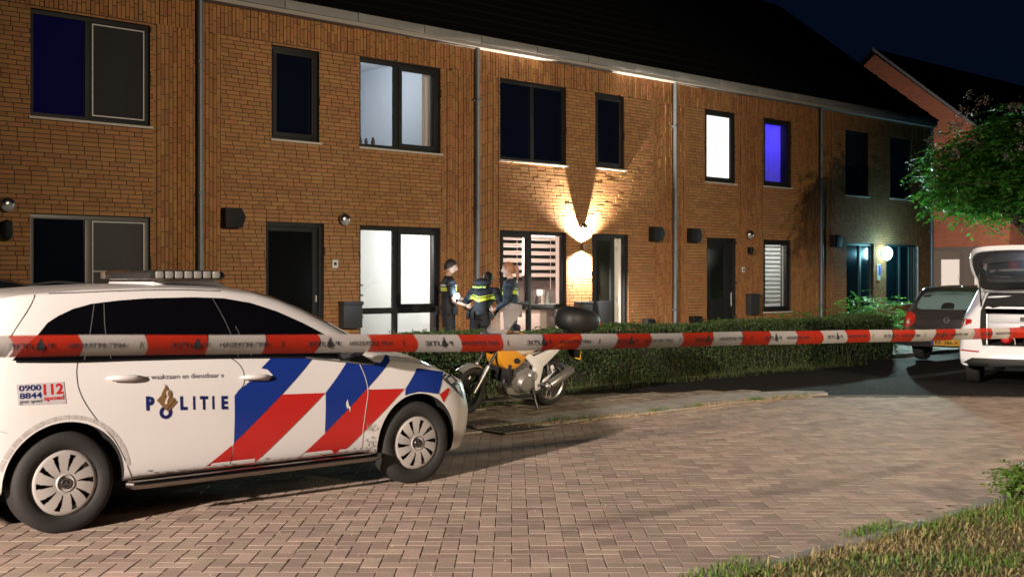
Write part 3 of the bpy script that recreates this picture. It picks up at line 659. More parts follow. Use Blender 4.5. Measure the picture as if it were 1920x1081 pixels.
# up and down light of house C
o = on_wall('up_down_lamp', 16.07, 2.17, 'lit brown up and down wall lamp between the kitchen window and the open door', 'lamp')
b = MB(); b.lathe([(.036, -.06), (.042, -.06), (.042, .06), (.036, .06), (.036, -.06)], Matrix.Translation((0, -.085, 0)), 20); b.build('housing', mat('lamp_bronze', (.16, .10, .07), .4, metal=.5), o, smooth=True)
b = MB(); b.box(-.03, .03, -.05, 0, -.04, .04); b.build('bracket', MATS['lamp_bronze'], o)
b = MB(); b.lathe([(0, .03), (.035, .03)], Matrix.Translation((0, -.085, 0)), 16); b.lathe([(0, -.03), (.035, -.03)], Matrix.Translation((0, -.085, 0)), 16); b.build('bulb', emis('bulb_warm', (1, .82, .6), 12), o)
lamp('wall_up_light', 'SPOT', wl(16.07, -.085, 2.235), 3400, (1, .86, .66), .014, wl(16.07, -.08, 4), 138, .85)
lamp('wall_down_light', 'SPOT', wl(16.07, -.085, 2.10), 1500, (1, .90, .76), .016, wl(16.07, -.08, 0), 150, 1)
# porch light of house E
o = on_wall('porch_light', 27.06, 2.19, 'dazzling bluish white porch light on the brick pier', 'lamp')
b = MB(); b.box(-.06, .06, -.05, 0, -.06, .06); b.build('bracket', M_plast, o)
b = MB(); b.ball((0, -.16, 0), (.17, .12, .17), 20, 12); b.build('bulb', emis('porch_glare', (.50, .92, 1.0), 30), o, smooth=True)
lamp('porch_glow', 'SPOT', wl(27.06, -.34, 2.19), 2700, (.70, 1.0, .93), .08, tn(24.2, 10.5, 2.9), 128, .5)
lamp('porch_wash', 'POINT', wl(27.06, -.34, 2.19), 60, (.28, .80, 1.0), .08)
o = on_wall('notice_board', 26.90, 1.72, 'narrow blue and white board on the lit brick pier', 'sign')
b = MB(); b.box(-.075, .075, -.03, -.004, -.22, .2); b.build('panel', mat('board_white', (.5, .45, .3), .6), o); b = MB(); b.box(-.02, .065, -.036, -.031, -.08, .17); b.build('blue_panel', mat('board_blue', (.02, .06, .5), .5), o)
# ---- far house with the gable, beyond the row
FT, FN = 38.6, 17.6
M_red = mat('brick_red', (.42, .13, .06), .85, noise=.3, nscale=2, bump=.2)
def brick_shader(name, c1, c2, cm, sc_=1.0):
    m = bpy.data.materials.new(name); m.use_nodes = True; n = m.node_tree; b_ = n.nodes['Principled BSDF']; br = n.nodes.new('ShaderNodeTexBrick'); t_ = n.nodes.new('ShaderNodeTexCoord'); s_ = n.nodes.new('ShaderNodeSeparateXYZ'); a_ = n.nodes.new('ShaderNodeMath'); c_ = n.nodes.new('ShaderNodeCombineXYZ')
    n.links.new(t_.outputs['Object'], s_.inputs[0]); n.links.new(s_.outputs[0], a_.inputs[0]); n.links.new(s_.outputs[1], a_.inputs[1]); n.links.new(a_.outputs[0], c_.inputs[0]); n.links.new(s_.outputs[2], c_.inputs[1]); n.links.new(c_.outputs[0], br.inputs[0])
    br.inputs['Color1'].default_value = (*c1, 1); br.inputs['Color2'].default_value = (*c2, 1); br.inputs['Mortar'].default_value = (*cm, 1)
    br.inputs['Scale'].default_value = 1; br.inputs['Brick Width'].default_value = .22; br.inputs['Row Height'].default_value = .075; br.inputs['Mortar Size'].default_value = .008
    n.links.new(br.outputs[0], b_.inputs['Base Color']); b_.inputs['Roughness'].default_value = .85; return m
fh = empty('gabled_house', tn(FT, FN), AZ); tag(fh, 'red brick house with a gable, behind the tree at the right', 'house')
MR = brick_shader('brick_red_courses', (.46, .13, .06), (.36, .10, .05), (.20, .14, .11))
b = MB(); op = [(.6, 3.4), (4.2, 5.1)]
# gable wall in the plane x=0 spanning y 0..10, holes for two windows low and one above
hol = [(.3, 3.6, .2, 2.62), (1.0, 2.3, 3.9, 5.2)]
ys = [0, .3, 1.0, 2.3, 3.6, 10]; zs = [0, .2, 2.62, 3.9, 5.2, 5.75]
for i in range(5):
    for j in range(5):
        cy, cz = (ys[i]+ys[i+1])/2, (zs[j]+zs[j+1])/2
        if any(q[0] < cy < q[1] and q[2] < cz < q[3] for q in hol): continue
        b.box(0, .3, ys[i], ys[i+1], zs[j], zs[j+1])
b.add([(0, 0, 5.75), (0, 10, 5.75), (0, 5, 9.75), (.3, 0, 5.75), (.3, 10, 5.75), (.3, 5, 9.75)], [(0, 1, 2), (5, 4, 3), (0, 3, 4, 1), (1, 4, 5, 2), (2, 5, 3, 0)])
b.box(.301, 16, 0, .3, 0, 5.75); b.box(.301, 16, 9.7, 10, 0, 5.75)
b.build('wall', MR, fh)
b = MB(); b.add([(-.12, -.3, 5.6), (16, -.3, 5.6), (16, 5, 9.95), (-.12, 5, 9.95), (16, 10.3, 5.6), (-.12, 10.3, 5.6)], [(0, 1, 2, 3), (3, 2, 4, 5)]); b.build('roof', M_roof, fh)
b = MB(); b.add([(-.13, -.35, 5.60), (-.13, 5, 9.98), (-.13, 5, 9.86), (-.13, -.35, 5.48), (-.09, -.35, 5.60), (-.09, 5, 9.98), (-.09, 5, 9.86), (-.09, -.35, 5.48)], [(0, 1, 2, 3), (4, 5, 6, 7), (0, 1, 5, 4), (3, 2, 6, 7)]); b.build('verge_board', M_gut, fh)
M_beige = mat('frame_beige', (.16, .13, .12), .6)
b = MB(); b.box(.06, .14, .3, 3.6, 2.5, 2.62); b.box(.06, .14, .3, 3.6, .2, .3)
for y in (.3, 1.66, 3.5): b.box(.06, .14, y, y+.1, .3, 2.5)
wf = b.build('window', M_beige, fh)
b = MB(); b.box(.10, .11, .4, 1.66, .3, 2.5); b.box(.10, .11, 1.76, 3.5, .3, 2.5); b.build('pane', emis('warm_lit_pane', (1, .70, .52), .12), wf)
b = MB(); b.box(.085, .095, .45, 1.25, .32, 2.2); b.box(.085, .095, 1.80, 2.46, .32, 2.2); b.build('blind', emis('warm_blind_lit', (1, .82, .68), .85), wf)
b = MB(); b.box(.06, .14, 1.0, 2.3, 3.9, 5.2); w2 = b.build('window', M_black, fh); b = MB(); b.box(-.05, .05, .95, 2.35, 3.84, 3.90); b.build('sill', M_sill, w2)
lamp('offscreen_light', 'SPOT', tn(31.0, 13.2, 2.3), 3000, (1, .90, .78), .15, tn(38.6, 20.0, 3.0), 92, 1)  # lamp beyond the row that lights the far gable wall
lamp('offscreen_light', 'SPOT', tn(28.6, 9.6, 2.0), 1700, (.92, 1, .85), .15, tn(22.6, 9.8, 3.6), 75, .8)  # added unseen spot, no real lamp; brightens the tree's lower leaves
# ================================================================== plants
M_leaf = mat('tree_leaf', (.065, .23, .03), .45, island=.35, subs=.55)
M_hleaf = mat('hedge_leaf', (.045, .085, .020), .65, island=.45, subs=.2)
M_bark = mat('bark', (.09, .07, .05), .9, noise=.5, nscale=12, bump=1, bscale=25)
M_twig = mat('twig', (.07, .055, .03), .9)
hd = empty('hedge', tn(2.5, 12.1), AZ); tag(hd, 'long clipped dark green hedge between the footpath and the front gardens', 'hedge')
HL = 18.4; HH = .84; HW = .72
def hedge_prof(x): return .035*np.sin(x*1.9)+.02*np.sin(x*4.7+1)
N = 62000
x = rng.uniform(0, HL, N); s = rng.uniform(0, 1, N); side = rng.uniform(0, 1, N)
top = side < .45; y = np.where(top, rng.uniform(-HW/2, HW/2, N), -HW/2); z = np.where(top, HH, rng.uniform(0, 1, N)**.8*HH)
back = side > .93; y = np.where(back, HW/2, y)
dep = np.abs(rng.normal(size=N))*.035
y = np.where(~top, y+np.where(back, -1, 1)*dep+np.where(back, 1, -1)*hedge_prof(x*1.3+z*3)*1.0, y)
z = np.where(top, z+hedge_prof(x)*.7-dep+.025*(rng.uniform(size=N) < .06)*rng.uniform(0, 2.4, N), z)
rnd = np.clip((np.abs(y)-HW/2+.09)/.09, 0, 1)*np.clip((z-HH+.09)/.09, 0, 1); z -= rnd*.03
C = np.stack([x, y, z], 1); V = leaf_quads(C, .040, up=.25, asp=.5)
quads_mesh('foliage', V, N, M_hleaf, hd)
b = MB(); b.box(0.05, HL-.05, -HW/2+.07, HW/2-.07, .03, HH-.09); b.build('dark_core', mat('hedge_core', (.010, .012, .006), 1), hd)  # added solid core; reaches low so no light shows under the hedge
b = MB()
for k in range(330):
    x0 = rng.uniform(0, HL); y0 = -HW/2+rng.uniform(.02, .22); p = [(x0, y0, 0), (x0+rng.normal()*.03, y0+rng.normal()*.02, .15), (x0+rng.normal()*.07, y0-.02, .34)]; b.tube(p, [.007, .006, .004], 4)
b.build('stems', M_twig, hd)
def limb(b, p, q, r0, r1, sag=.0, n=5):
    p, q = Vector(p), Vector(q); pts = []
    for i in range(n+1):
        f = i/n; pts.append(p.lerp(q, f)+Vector((rng.normal()*.02, rng.normal()*.02, -sag*4*f*(f-1)*-1 if False else sag*4*f*(1-f)))*(p-q).length)
    b.tube(pts, [r0+(r1-r0)*i/n for i in range(n+1)], 7); return pts
def tree(name, loc, label, trunk_h, crown_c, crown_r, nbr, nspray, leaf, cat='tree', group=None, drop=.4, m=None, sub=14, flowers=0):
    t = empty(name, loc); tag(t, label, cat, group); b = MB(); sp_ = []; c = Vector(crown_c); r = Vector(crown_r)
    if trunk_h > .5: b.tube(bezier([(0, 0, 0), (.03, .02, trunk_h*.5), (0, 0, trunk_h), (c.x*.5, c.y*.5, c.z)], 4), [.10*(1-.05*i) for i in range(13)], 9)
    for k in range(nbr):
        d = Vector(rng.normal(size=3)); d.normalize(); d.z = abs(d.z)*.9-.35
        q = c+Vector((d.x*r.x, d.y*r.y, d.z*r.z))*rng.uniform(.8, 1.05); st = Vector((0, 0, trunk_h))+(c-Vector((0, 0, trunk_h)))*rng.uniform(0, .8)
        if trunk_h < .5: st = Vector((rng.normal()*.06, rng.normal()*.06, 0))
        pts = limb(b, st, q, .035 if trunk_h > .5 else .010, .005 if trunk_h > .5 else .002, .12)
        for _ in range(nspray):
            f = rng.uniform(.35, 1.0) if trunk_h > .5 else rng.uniform(.2, 1); i = min(int(f*5), 4); p = pts[i].lerp(pts[i+1], f*5-i)+Vector(rng.normal(size=3))*.17*min(r.x, 1.3)/1.3
            sp_.append(p)
    b.build('trunk' if trunk_h > .5 else 'stems', M_bark if trunk_h > .5 else M_twig, t, smooth=True)
    Cs = []; Ds = []
    for p in sp_:   # a spray: a drooping twig carrying paired leaflets
        a_ = rng.uniform(0, 2*np.pi); L = leaf*rng.uniform(3.0, 6.0); out_ = (p-c); out_.z *= .4
        d = Vector((math.cos(a_), math.sin(a_), rng.uniform(-.3, .35)))+out_.normalized()*.6; d.normalize(); sd = d.cross(Vector((0, 0, 1))).normalized()
        for k in range(sub):
            f = (k//2+1)/(sub/2+.5); q = p+d*L*f-Vector((0, 0, drop*L*f*f))+sd*(1 if k % 2 else -1)*leaf*.42; Cs.append(tuple(q)); dd = (d*.6+sd*(1 if k % 2 else -1)-Vector((0, 0, .3))); Ds.append(tuple(dd))
    V = leaf_quads(np.array(Cs), leaf, up=.8, asp=.42, direction=np.array(Ds)*1.0)
    quads_mesh('crown' if trunk_h > .5 else 'foliage', V, len(Cs), m or M_leaf, t)
    if flowers:
        Cf = []
        for k in range(flowers):
            d = Vector(rng.normal(size=3)); d.normalize(); d.z = abs(d.z); q = c+Vector((d.x*r.x, d.y*r.y, d.z*r.z))*rng.uniform(.8, 1.02)
            for _ in range(24): Cf.append(tuple(q+Vector((rng.normal()*.05, rng.normal()*.05, rng.normal()*.055-.04))))
        V = leaf_quads(np.array(Cf), .045, up=0, asp=.8); quads_mesh('blossom', V, len(Cf), mat('blossom', (.22, .18, .17), .8, island=.2), t)
    return t
tree('street_tree', (10.0, 22.6, 0), 'leafy tree hanging over the parked cars, lower leaves brightly lit', 2.3, (0.1, 0, 3.65), (2.15, 2.0, 1.9), 115, 32, .115, sub=14, flowers=40)
tree('garden_shrub', tn(22.7, 13.9), 'broad leafy shrub behind the hedge left of the porch light', 0, (0, 0, .75), (.95, .7, .75), 26, 12, .06, 'shrub', m=M_leaf, drop=.2)
tree('garden_shrub', tn(23.95, 13.8), 'bright leafy shrub right in front of the porch light', 0, (0, 0, .85), (.55, .5, .85), 22, 10, .055, 'shrub', drop=.2)
tree('garden_shrub', tn(21.0, 14.2), 'dim loose shrub below the window with the slatted blind', 0, (0, 0, .6), (.6, .45, .62), 14, 8, .05, 'shrub', drop=.1)
tree('garden_shrub', tn(24.2, 13.3), 'thin arching branch with pale leaves, right of the porch light', 0, (.45, .1, 1.05), (.6, .2, .55), 7, 7, .06, 'shrub', drop=.3)
tree('verge_shrub', (3.62, 8.05, .03), 'small bright green shrub at the road edge, lower right corner', 0, (0, 0, .16), (.19, .19, .19), 24, 9, .05, 'shrub', m=mat('shrub_leaf', (.12, .22, .035), .45, island=.3, subs=.3), drop=.1)
# ================================================================== cars
M_blackp = mat('car_black_plastic', (.012, .012, .013), .5)
M_void = mat('wheel_well_black', (.006, .006, .006), .95)
M_glassc = mat('car_glass_black', (.003, .003, .004), .06, spec=.6)
M_tyre = mat('tyre_rubber', (.022, .021, .020), .75, noise=.3, nscale=12, bump=.2)
M_chrome = mat('chrome', (.55, .54, .52), .22, metal=1.0)
def loft(P, name, m, parent, arches=True, cuts=()):
    """closed car body: sections along x, smooth; ends shaped by profile curves"""
    xs = P['xs']; W = pchip(*P['w']); ZB = pchip(*P['zb']); ZR = pchip(*P['zr']); YR = pchip(*P['yr']); ZC = pchip(*P['zc']); ZL = pchip(*P['zl'])
    FR = pchip(*P['front']); RE = pchip(*P['rear']); xf0, xf1, xr0, xr1 = P['ends']; cf, cr_ = P['round']
    def sec(x):
        w, zb, zr, yr, zc, zl = W(x), ZB(x), ZR(x), YR(x), ZC(x), ZL(x); H = zb-zl
        pts = [(0, zl), (w*.5, zl), (w-.12, zl), (w-.035, zl+.015), (w-.012, zl+.10*H), (w, zl+.28*H), (w+.004, zl+.5*H), (w-.004, zl+.70*H), (w-.022, zl+.86*H), (w-.055, zb)]
        yb = w-.055; pts += [(yb+(yr-yb)*.33+.008, zb+(zr-zb)*.33), (yb+(yr-yb)*.68+.012, zb+(zr-zb)*.68), (yr, zr)]
        pts += [(yr-.09, zr+.55*(zc-zr)), (yr*.6, zr+.86*(zc-zr)), (yr*.3, zr+.97*(zc-zr)), (0, zc)]
        return pts
    def dense(pts):
        P3 = bezier([(0, y, z) for y, z in pts], 3); return [(p.y, p.z) for p in P3]
    def dx(x, y, z):
        if x > xf0: s = (x-xf0)/(xf1-xf0); t = xf0+s*(FR(z)-cf*abs(y)**3-xf0); return t
        if x < xr0: s = (xr0-x)/(xr0-xr1); return xr0+s*(RE(z)+cr_*abs(y)**3-xr0)
        return x
    rings = [dense(sec(x)) for x in xs]; n = len(rings[0]); V = []; Fc = []
    full = 2*n-2
    for x, r in zip(xs, rings):
        for y, z in r: V.append((dx(x, y, z), -y, z))
        for y, z in r[-2:0:-1]: V.append((dx(x, y, z), y, z))
    k = len(xs)
    for i in range(k-1):
        for j in range(full): Fc.append((i*full+j, i*full+(j+1) % full, (i+1)*full+(j+1) % full, (i+1)*full+j))
    for e, base, x in ((0, 0, xs[0]), (1, (k-1)*full, xs[-1])):
        ring = [(-y, z) for y, z in rings[0 if e == 0 else -1]]+[(y, z) for y, z in rings[0 if e == 0 else -1][-2:0:-1]]
        zm = sum(z for _, z in ring)/len(ring); prev = list(range(base, base+full)); S = [.93, .8, .62, .42, .2]
        for s in S:
            cur = []
            for y, z in ring: yy, zz = y*s, zm+(z-zm)*s; cur.append(len(V)); V.append((dx(x, yy, zz), yy, zz))
            for j in range(full):
                q = (prev[j], prev[(j+1) % full], cur[(j+1) % full], cur[j]); Fc.append(q if e else q[::-1])
            prev = cur
        c = len(V); V.append((dx(x, 0, zm), 0, zm)); Fc += [((prev[j], prev[(j+1) % full], c) if e else (prev[(j+1) % full], prev[j], c)) for j in range(full)]
    me = bpy.data.meshes.new(name); me.from_pydata(V, [], Fc); me.materials.append(m); me.materials.append(M_void)
    bm = bmesh.new(); bm.from_mesh(me); bmesh.ops.remove_doubles(bm, verts=bm.verts, dist=1e-5); bmesh.ops.recalc_face_normals(bm, faces=bm.faces); bm.to_mesh(me); bm.free()
    o = bpy.data.objects.new(name, me); sc.collection.objects.link(o); cutters = []
    if arches:
        for ax in P['axles']:
            for sy in (-1, 1):
                b = MB(); y0, y1 = sy*.58, sy*1.1; Rr = P['arch']
                b.lathe([(Rr, 0), (Rr, .52)], Matrix.Translation((ax, sy*.58, P['az'])) @ Matrix.Rotation(R(-90*sy), 4, 'X'), 56, 0, caps=True); cutters.append(b.build('cut', [M_void, M_void]))
    for c in cuts:
        b = MB(); b.box(*c); cutters.append(b.build('cut', [M_void, M_void]))
    for c in cutters:
        md = o.modifiers.new('b', 'BOOLEAN'); md.object = c; md.operation = 'DIFFERENCE'; md.solver = 'EXACT'
        try: md.material_mode = 'TRANSFER'
        except Exception: pass
    dg = bpy.context.evaluated_depsgraph_get(); dg.update(); me2 = bpy.data.meshes.new_from_object(o.evaluated_get(dg), depsgraph=dg)
    for c in cutters: bpy.data.objects.remove(c)
    o.modifiers.clear(); o.data = me2; me2.name = name
    me2.polygons.foreach_set('use_smooth', [True]*len(me2.polygons)); me2.set_sharp_from_angle(angle=R(50))
    bv = BVHTree.FromPolygons([v.co for v in me2.vertices], [tuple(p.vertices) for p in me2.polygons])
    if parent is not None: o.parent = parent
    return o, bv
def project(bv, p, axis, sgn=-1, off=.003):
    """p = (a, b) in the plane across `axis`; returns the point on the skin + offset"""
    if axis == 'y': o = Vector((p[0], sgn*3, p[1])); d = Vector((0, -sgn, 0))
    elif axis == 'x': o = Vector((sgn*6, p[0], p[1])); d = Vector((-sgn, 0, 0))
    else: o = Vector((p[0], p[1], 5)); d = Vector((0, 0, -1))
    h = bv.ray_cast(o, d)
    if h[0] is None: return None
    n = h[1] if h[1].dot(d) < 0 else -h[1]
    return h[0]+n*off*.4-d*off*.6
def decal(name, shapes, bv, m, parent, axis='y', sgn=-1, off=.003, grid=.05):
    """shapes: list of (verts2d, faces) or plain polygons -> thin skin lying on the body"""
    V = []; Fc = []
    for s in shapes:
        if isinstance(s, tuple) and len(s) == 2 and isinstance(s[1], list) and s[1] and isinstance(s[1][0], tuple) and isinstance(s[1][0][0], int): vs, fs = s
        else: vs, fs = s, [tuple(range(len(s)))]
        bm = bmesh.new(); bvv = [bm.verts.new((x, y, 0)) for x, y in vs]
        for f in fs:
            try: bm.faces.new([bvv[i] for i in f])
            except ValueError: pass
        if grid:
            bmesh.ops.triangulate(bm, faces=bm.faces)
            xs_ = [v.co.x for v in bm.verts]; ys_ = [v.co.y for v in bm.verts]
            for ax, lo, hi in ((0, min(xs_), max(xs_)), (1, min(ys_), max(ys_))):
                k = math.ceil(lo/grid)
                while k*grid < hi:
                    co = (k*grid, 0, 0) if ax == 0 else (0, k*grid, 0); no = (1, 0, 0) if ax == 0 else (0, 1, 0)
                    bmesh.ops.bisect_plane(bm, geom=bm.verts[:]+bm.edges[:]+bm.faces[:], plane_co=co, plane_no=no); k += 1
        bm.verts.ensure_lookup_table(); bm.verts.index_update(); base = len(V); ok = []
        for v in bm.verts:
            q = project(bv, (v.co.x, v.co.y), axis, sgn, off); ok.append(q is not None); V.append(tuple(q) if q is not None else (0, 0, 0))
        for f in bm.faces:
            if all(ok[v.index] for v in f.verts): Fc.append(tuple(base+v.index for v in f.verts))
        bm.free()
    me = bpy.data.meshes.new(name); me.from_pydata(V, [], Fc); me.materials.append(m)
    me.polygons.foreach_set('use_smooth', [True]*len(me.polygons))
    bm = bmesh.new(); bm.from_mesh(me)
    out_ = Vector((0, sgn, 0)) if axis == 'y' else (Vector((sgn, 0, 0)) if axis == 'x' else Vector((0, 0, 1)))
    for f in bm.faces:
        if f.normal.dot(out_) < 0: f.normal_flip()
    bm.to_mesh(me); bm.free()
    return link(bpy.data.objects.new(name, me), parent)
def seam(name, lines, bv, m, parent, width=.006, axis='y', sgn=-1, off=.0012):
    """thin line along the skin, one part per line"""
    if len(lines) > 1: return [seam(name, [l], bv, m, parent, width, axis, sgn, off) for l in lines][0]
    shp = []
    for ln in lines:
        P = [Vector((p[0], p[1], 0)) for p in bezier([(a, b, 0) for a, b in ln], 6)]
        vs = []; 
        for i, p in enumerate(P):
            d = (P[min(i+1, len(P)-1)]-P[max(i-1, 0)]); d.normalize(); nn = Vector((-d.y, d.x, 0))*width/2; vs += [tuple((p+nn)[:2]), tuple((p-nn)[:2])]
        shp.append((vs, [(2*i, 2*i+1, 2*i+3, 2*i+2) for i in range(len(P)-1)]))
    return decal(name, shp, bv, m, parent, axis, sgn, off, grid=0)
def poly_round(pts, n=5): return [tuple(p[:2]) for p in bezier([(a, b, 0) for a, b in pts], n)]
def wheel(parent, x, y, r, sy, rim_m, width=.205, rim=.205, full=True, hub=None):
    """tyre + cover with ten slots; sy = -1: outer face towards -y"""
    wv = empty('wheel', (x, y, r), 0, parent); M = Matrix.Rotation(R(90)*(1 if sy < 0 else -1), 4, 'X')
    b = MB(); h = width/2; a = r
    b.lathe([(rim, h-.022), (rim+.012, h-.008), (rim+.03, h-.001), (a-.045, h+.004), (a-.02, h-.008), (a-.006, h-.022), (a, h-.045), (a, 0), (a, -h+.045), (a-.006, -h+.022), (a-.02, -h+.008), (a-.045, -h-.004), (rim, -h+.02), (rim, h-.022)], M, 64)
    b.build('tyre', M_tyre, wv, smooth=True, sharp=60)
    b = MB(); b.lathe([(0, h-.09), (rim, h-.09), (rim, -h+.02), (0, -h+.02)], M, 40); b.build('brake_disc', mat('brake_dark', (.02, .02, .02), .6), wv)
    nr, na = (16, 240) if full else (8, 80); V = []; Fc = []
    def prof(q): return h-.012-.016*(1-q)**1.0*0+.010*math.sin(q*math.pi)-(.012 if q < .2 else 0)*0
    for i in range(nr+1):
        q = i/nr; rr = .0+rim*.985*q
        for j in range(na):
            a_ = 2*math.pi*j/na; V.append(M @ Vector((rr*math.cos(a_), rr*math.sin(a_), prof(q)-.010*(1 if q > .95 else 0))))
    nsl = 10
    def slot(q, a_):
        s = (a_/(2*math.pi)*nsl+.35+(q-.5)*.28) % 1; dd = abs(s-.5)*2*math.pi/nsl*q*rim; wd = .004+.016*max(0, (q-.42)/.5)
        return .40 < q < .88 and dd < wd
    for i in range(nr):
        for j in range(na):
            qm, am = (i+.5)/nr, 2*math.pi*(j+.5)/na
            if slot(qm, am): continue
            if i == 0: Fc.append((0, na+j, na+(j+1) % na))
            else: Fc.append((i*na+j, (i+1)*na+j, (i+1)*na+(j+1) % na, i*na+(j+1) % na))
    me = bpy.data.meshes.new('wheel_cover'); me.from_pydata([tuple(v) for v in V], [], Fc); me.materials.append(rim_m); me.polygons.foreach_set('use_smooth', [True]*len(Fc))
    cv = link(bpy.data.objects.new('wheel_cover', me), wv)
    b = MB(); b.lathe([(.0, h+.012), (.026, h+.012), (.032, h+.006), (.034, h-.004)], M, 24); b.build('hub_cap', mat('hub_dark', (.05, .05, .055), .3, metal=.6), cv, smooth=True)
    b = MB(); b.lathe([(.026, h+.0135), (.029, h+.0135)], M, 24)
    for k in range(3): 
        a_ = R(90+120*k); p = Vector((math.cos(a_), math.sin(a_), 0)); s = Vector((-p.y, p.x, 0)); b.add([M @ (p*.027+Vector((0, 0, h+.0135))), M @ (s*.0035+Vector((0, 0, h+.0135))), M @ (-s*.0035+Vector((0, 0, h+.0135)))], [(0, 1, 2)])
    b.build('emblem', M_chrome, cv)
    b = MB(); b.lathe([(.045, h-.001), (.052, h+.004), (.06, h-.002)], M, 32); b.build('cover_ring', rim_m, cv, smooth=True)
    return wv
M_white_paint = mat('paint_white', (.76, .735, .715), .28, coat=.6, noise=.04, nscale=2)
M_blue = mat('stripe_blue', (.010, .035, .24), .3, coat=.3); M_redst = mat('stripe_red', (.52, .022, .018), .3, coat=.3)
M_navy = mat('letter_navy', (.008, .018, .11), .4); M_gold = mat('emblem_gold', (.22, .12, .05), .4)
M_cover = mat('wheel_cover_silver', (.52, .49, .46), .42, metal=.3)
pc = empty('police_car', (-3.332, 7.858, 0), R(40.62)); tag(pc, 'white police car with blue and red diagonal stripes parked in front', 'police car')
XE = [-.87, -.85, -.80, -.70, -.55, -.40, -.2, 0, .2, .5, .8, 1.1, 1.4, 1.6, 1.8, 2.0, 2.2, 2.35, 2.5, 2.65, 2.8, 2.95, 3.1, 3.2, 3.3, 3.37, 3.42]
PCP = dict(xs=XE,
 w=([-.87, -.80, -.6, -.3, 0, 1.2, 2.3, 2.7, 3.0, 3.2, 3.35, 3.42], [.76, .82, .86, .885, .893, .895, .893, .887, .875, .855, .81, .76]),
 zb=([-.87, -.6, -.3, 0, .5, 1.1, 1.8, 2.3, 2.6, 2.8, 3.0, 3.2, 3.42], [.98, 1.06, 1.065, 1.06, 1.055, 1.04, 1.0, .955, .93, .905, .872, .825, .75]),
 zr=([-.87, -.7, -.55, -.4, -.2, 0, .3, .7, 1.1, 1.35, 1.6, 1.85, 2.1, 2.3, 2.45, 2.7, 3.0, 3.2, 3.42], [1.30, 1.37, 1.41, 1.44, 1.462, 1.475, 1.492, 1.498, 1.485, 1.455, 1.39, 1.29, 1.165, 1.06, 1.005, .965, .905, .85, .765]),
 yr=([-.87, -.5, 0, 1.2, 1.8, 2.2, 2.5, 3.0, 3.42], [.56, .64, .68, .68, .70, .73, .74, .70, .60]),
 zc=([-.87, -.6, -.4, 0, .4, .8, 1.2, 1.5, 1.8, 2.1, 2.4, 2.6, 2.8, 3.0, 3.2, 3.42], [1.36, 1.42, 1.47, 1.515, 1.54, 1.545, 1.53, 1.50, 1.40, 1.26, 1.09, 1.03, .995, .95, .88, .78]),
 zl=([-.87, -.5, -.3, .3, .5, 2.2, 2.4, 3.1, 3.42], [.30, .28, .27, .27, .285, .285, .25, .21, .20]),
 front=([.15, .25, .40, .52, .62, .72, .80, .88, 1.0], [3.26, 3.34, 3.385, 3.40, 3.38, 3.36, 3.33, 3.27, 3.12]),
 rear=([.2, .35, .6, .85, 1.0, 1.2, 1.36, 1.45], [-.80, -.86, -.87, -.84, -.80, -.70, -.60, -.50]), ends=(2.75, 3.42, -.3, -.87), round=(.30, .45), axles=(0, 2.68), arch=.372, az=.325)
body, bv = loft(PCP, 'body', M_white_paint, pc)
for ax in (0, 2.68):
    wheel(pc, ax, -.775, .317, -1, M_cover); wheel(pc, ax, .775, .317, 1, M_cover, full=False)
b = MB(); b.box(-.7, 3.2, -.6, .6, .20, .30); b.build('underbody', M_void, pc)
# side glass, both sides
gl = [(-.30, 1.085), (-.22, 1.165), (-.133, 1.235), (-.068, 1.305), (0, 1.345), (.10, 1.388), (.22, 1.418), (.40, 1.437), (.60, 1.449), (.93, 1.452), (1.15, 1.442), (1.35, 1.408), (1.55, 1.345), (1.75, 1.258), (1.95, 1.155), (2.12, 1.06), (2.27, .965), (2.10, .985), (1.8, 1.015), (1.5, 1.032), (1.1, 1.045), (.5, 1.06), (.1, 1.066)]
for s in (-1, 1): decal('side_window', [gl], bv, M_glassc, pc, 'y', s, .004, .06)
seam('window_trim', [[(.30, 1.07), (.285, 1.25), (.30, 1.42)], [(1.19, 1.045), (1.14, 1.25), (1.06, 1.448)], [(.13, 1.07), (.175, 1.2), (.235, 1.41)], [(1.29, 1.045), (1.235, 1.16), (1.20, 1.25)]], bv, mat('trim_grey', (.10, .10, .10), .4), pc, .006, off=.0075)
seam('belt_trim', [[(-.28, 1.078), (.1, 1.062), (.5, 1.056), (1.1, 1.041), (1.8, 1.011), (2.12, .982)]], bv, mat('belt_black', (.01, .01, .01), .3), pc, .014, off=.006)
M_gap = mat('panel_gap', (.035, .03, .028), .9)
seam('door_seam', [[(.088, 1.055), (.075, .99), (.08, .90), (.12, .80), (.20, .68), (.30, .56), (.36, .45), (.40, .36), (.425, .305)],
                   [(1.13, 1.04), (1.19, .99), (1.215, .93), (1.205, .85), (1.145, .78), (1.135, .6), (1.13, .42), (1.105, .30)],
                   [(.425, .305), (.8, .298), (1.105, .295), (1.6, .29), (2.16, .285)]], bv, M_gap, pc, .006)
seam('wing_seam', [[(2.17, .945), (2.20, .85), (2.215, .74), (2.19, .6), (2.17, .45), (2.16, .285)]], bv, mat('gap_pale', (.62, .60, .58), .5), pc, .007, off=.0046)
seam('roof_seam', [[(-.11, 1.483), (-.13, 1.45), (-.17, 1.39), (-.23, 1.31), (-.31, 1.20), (-.37, 1.11)], [(-.11, 1.484), (.15, 1.490), (.4, 1.498), (.8, 1.503), (1.15, 1.492)]], bv, M_gap, pc, .006)
seam('bumper_seam', [[(-.345, .655), (-.45, .69), (-.6, .72)], [(2.95, .64), (3.02, .68), (3.10, .70)]], bv, mat('gap_soft', (.35, .32, .30), .8), pc, .004)
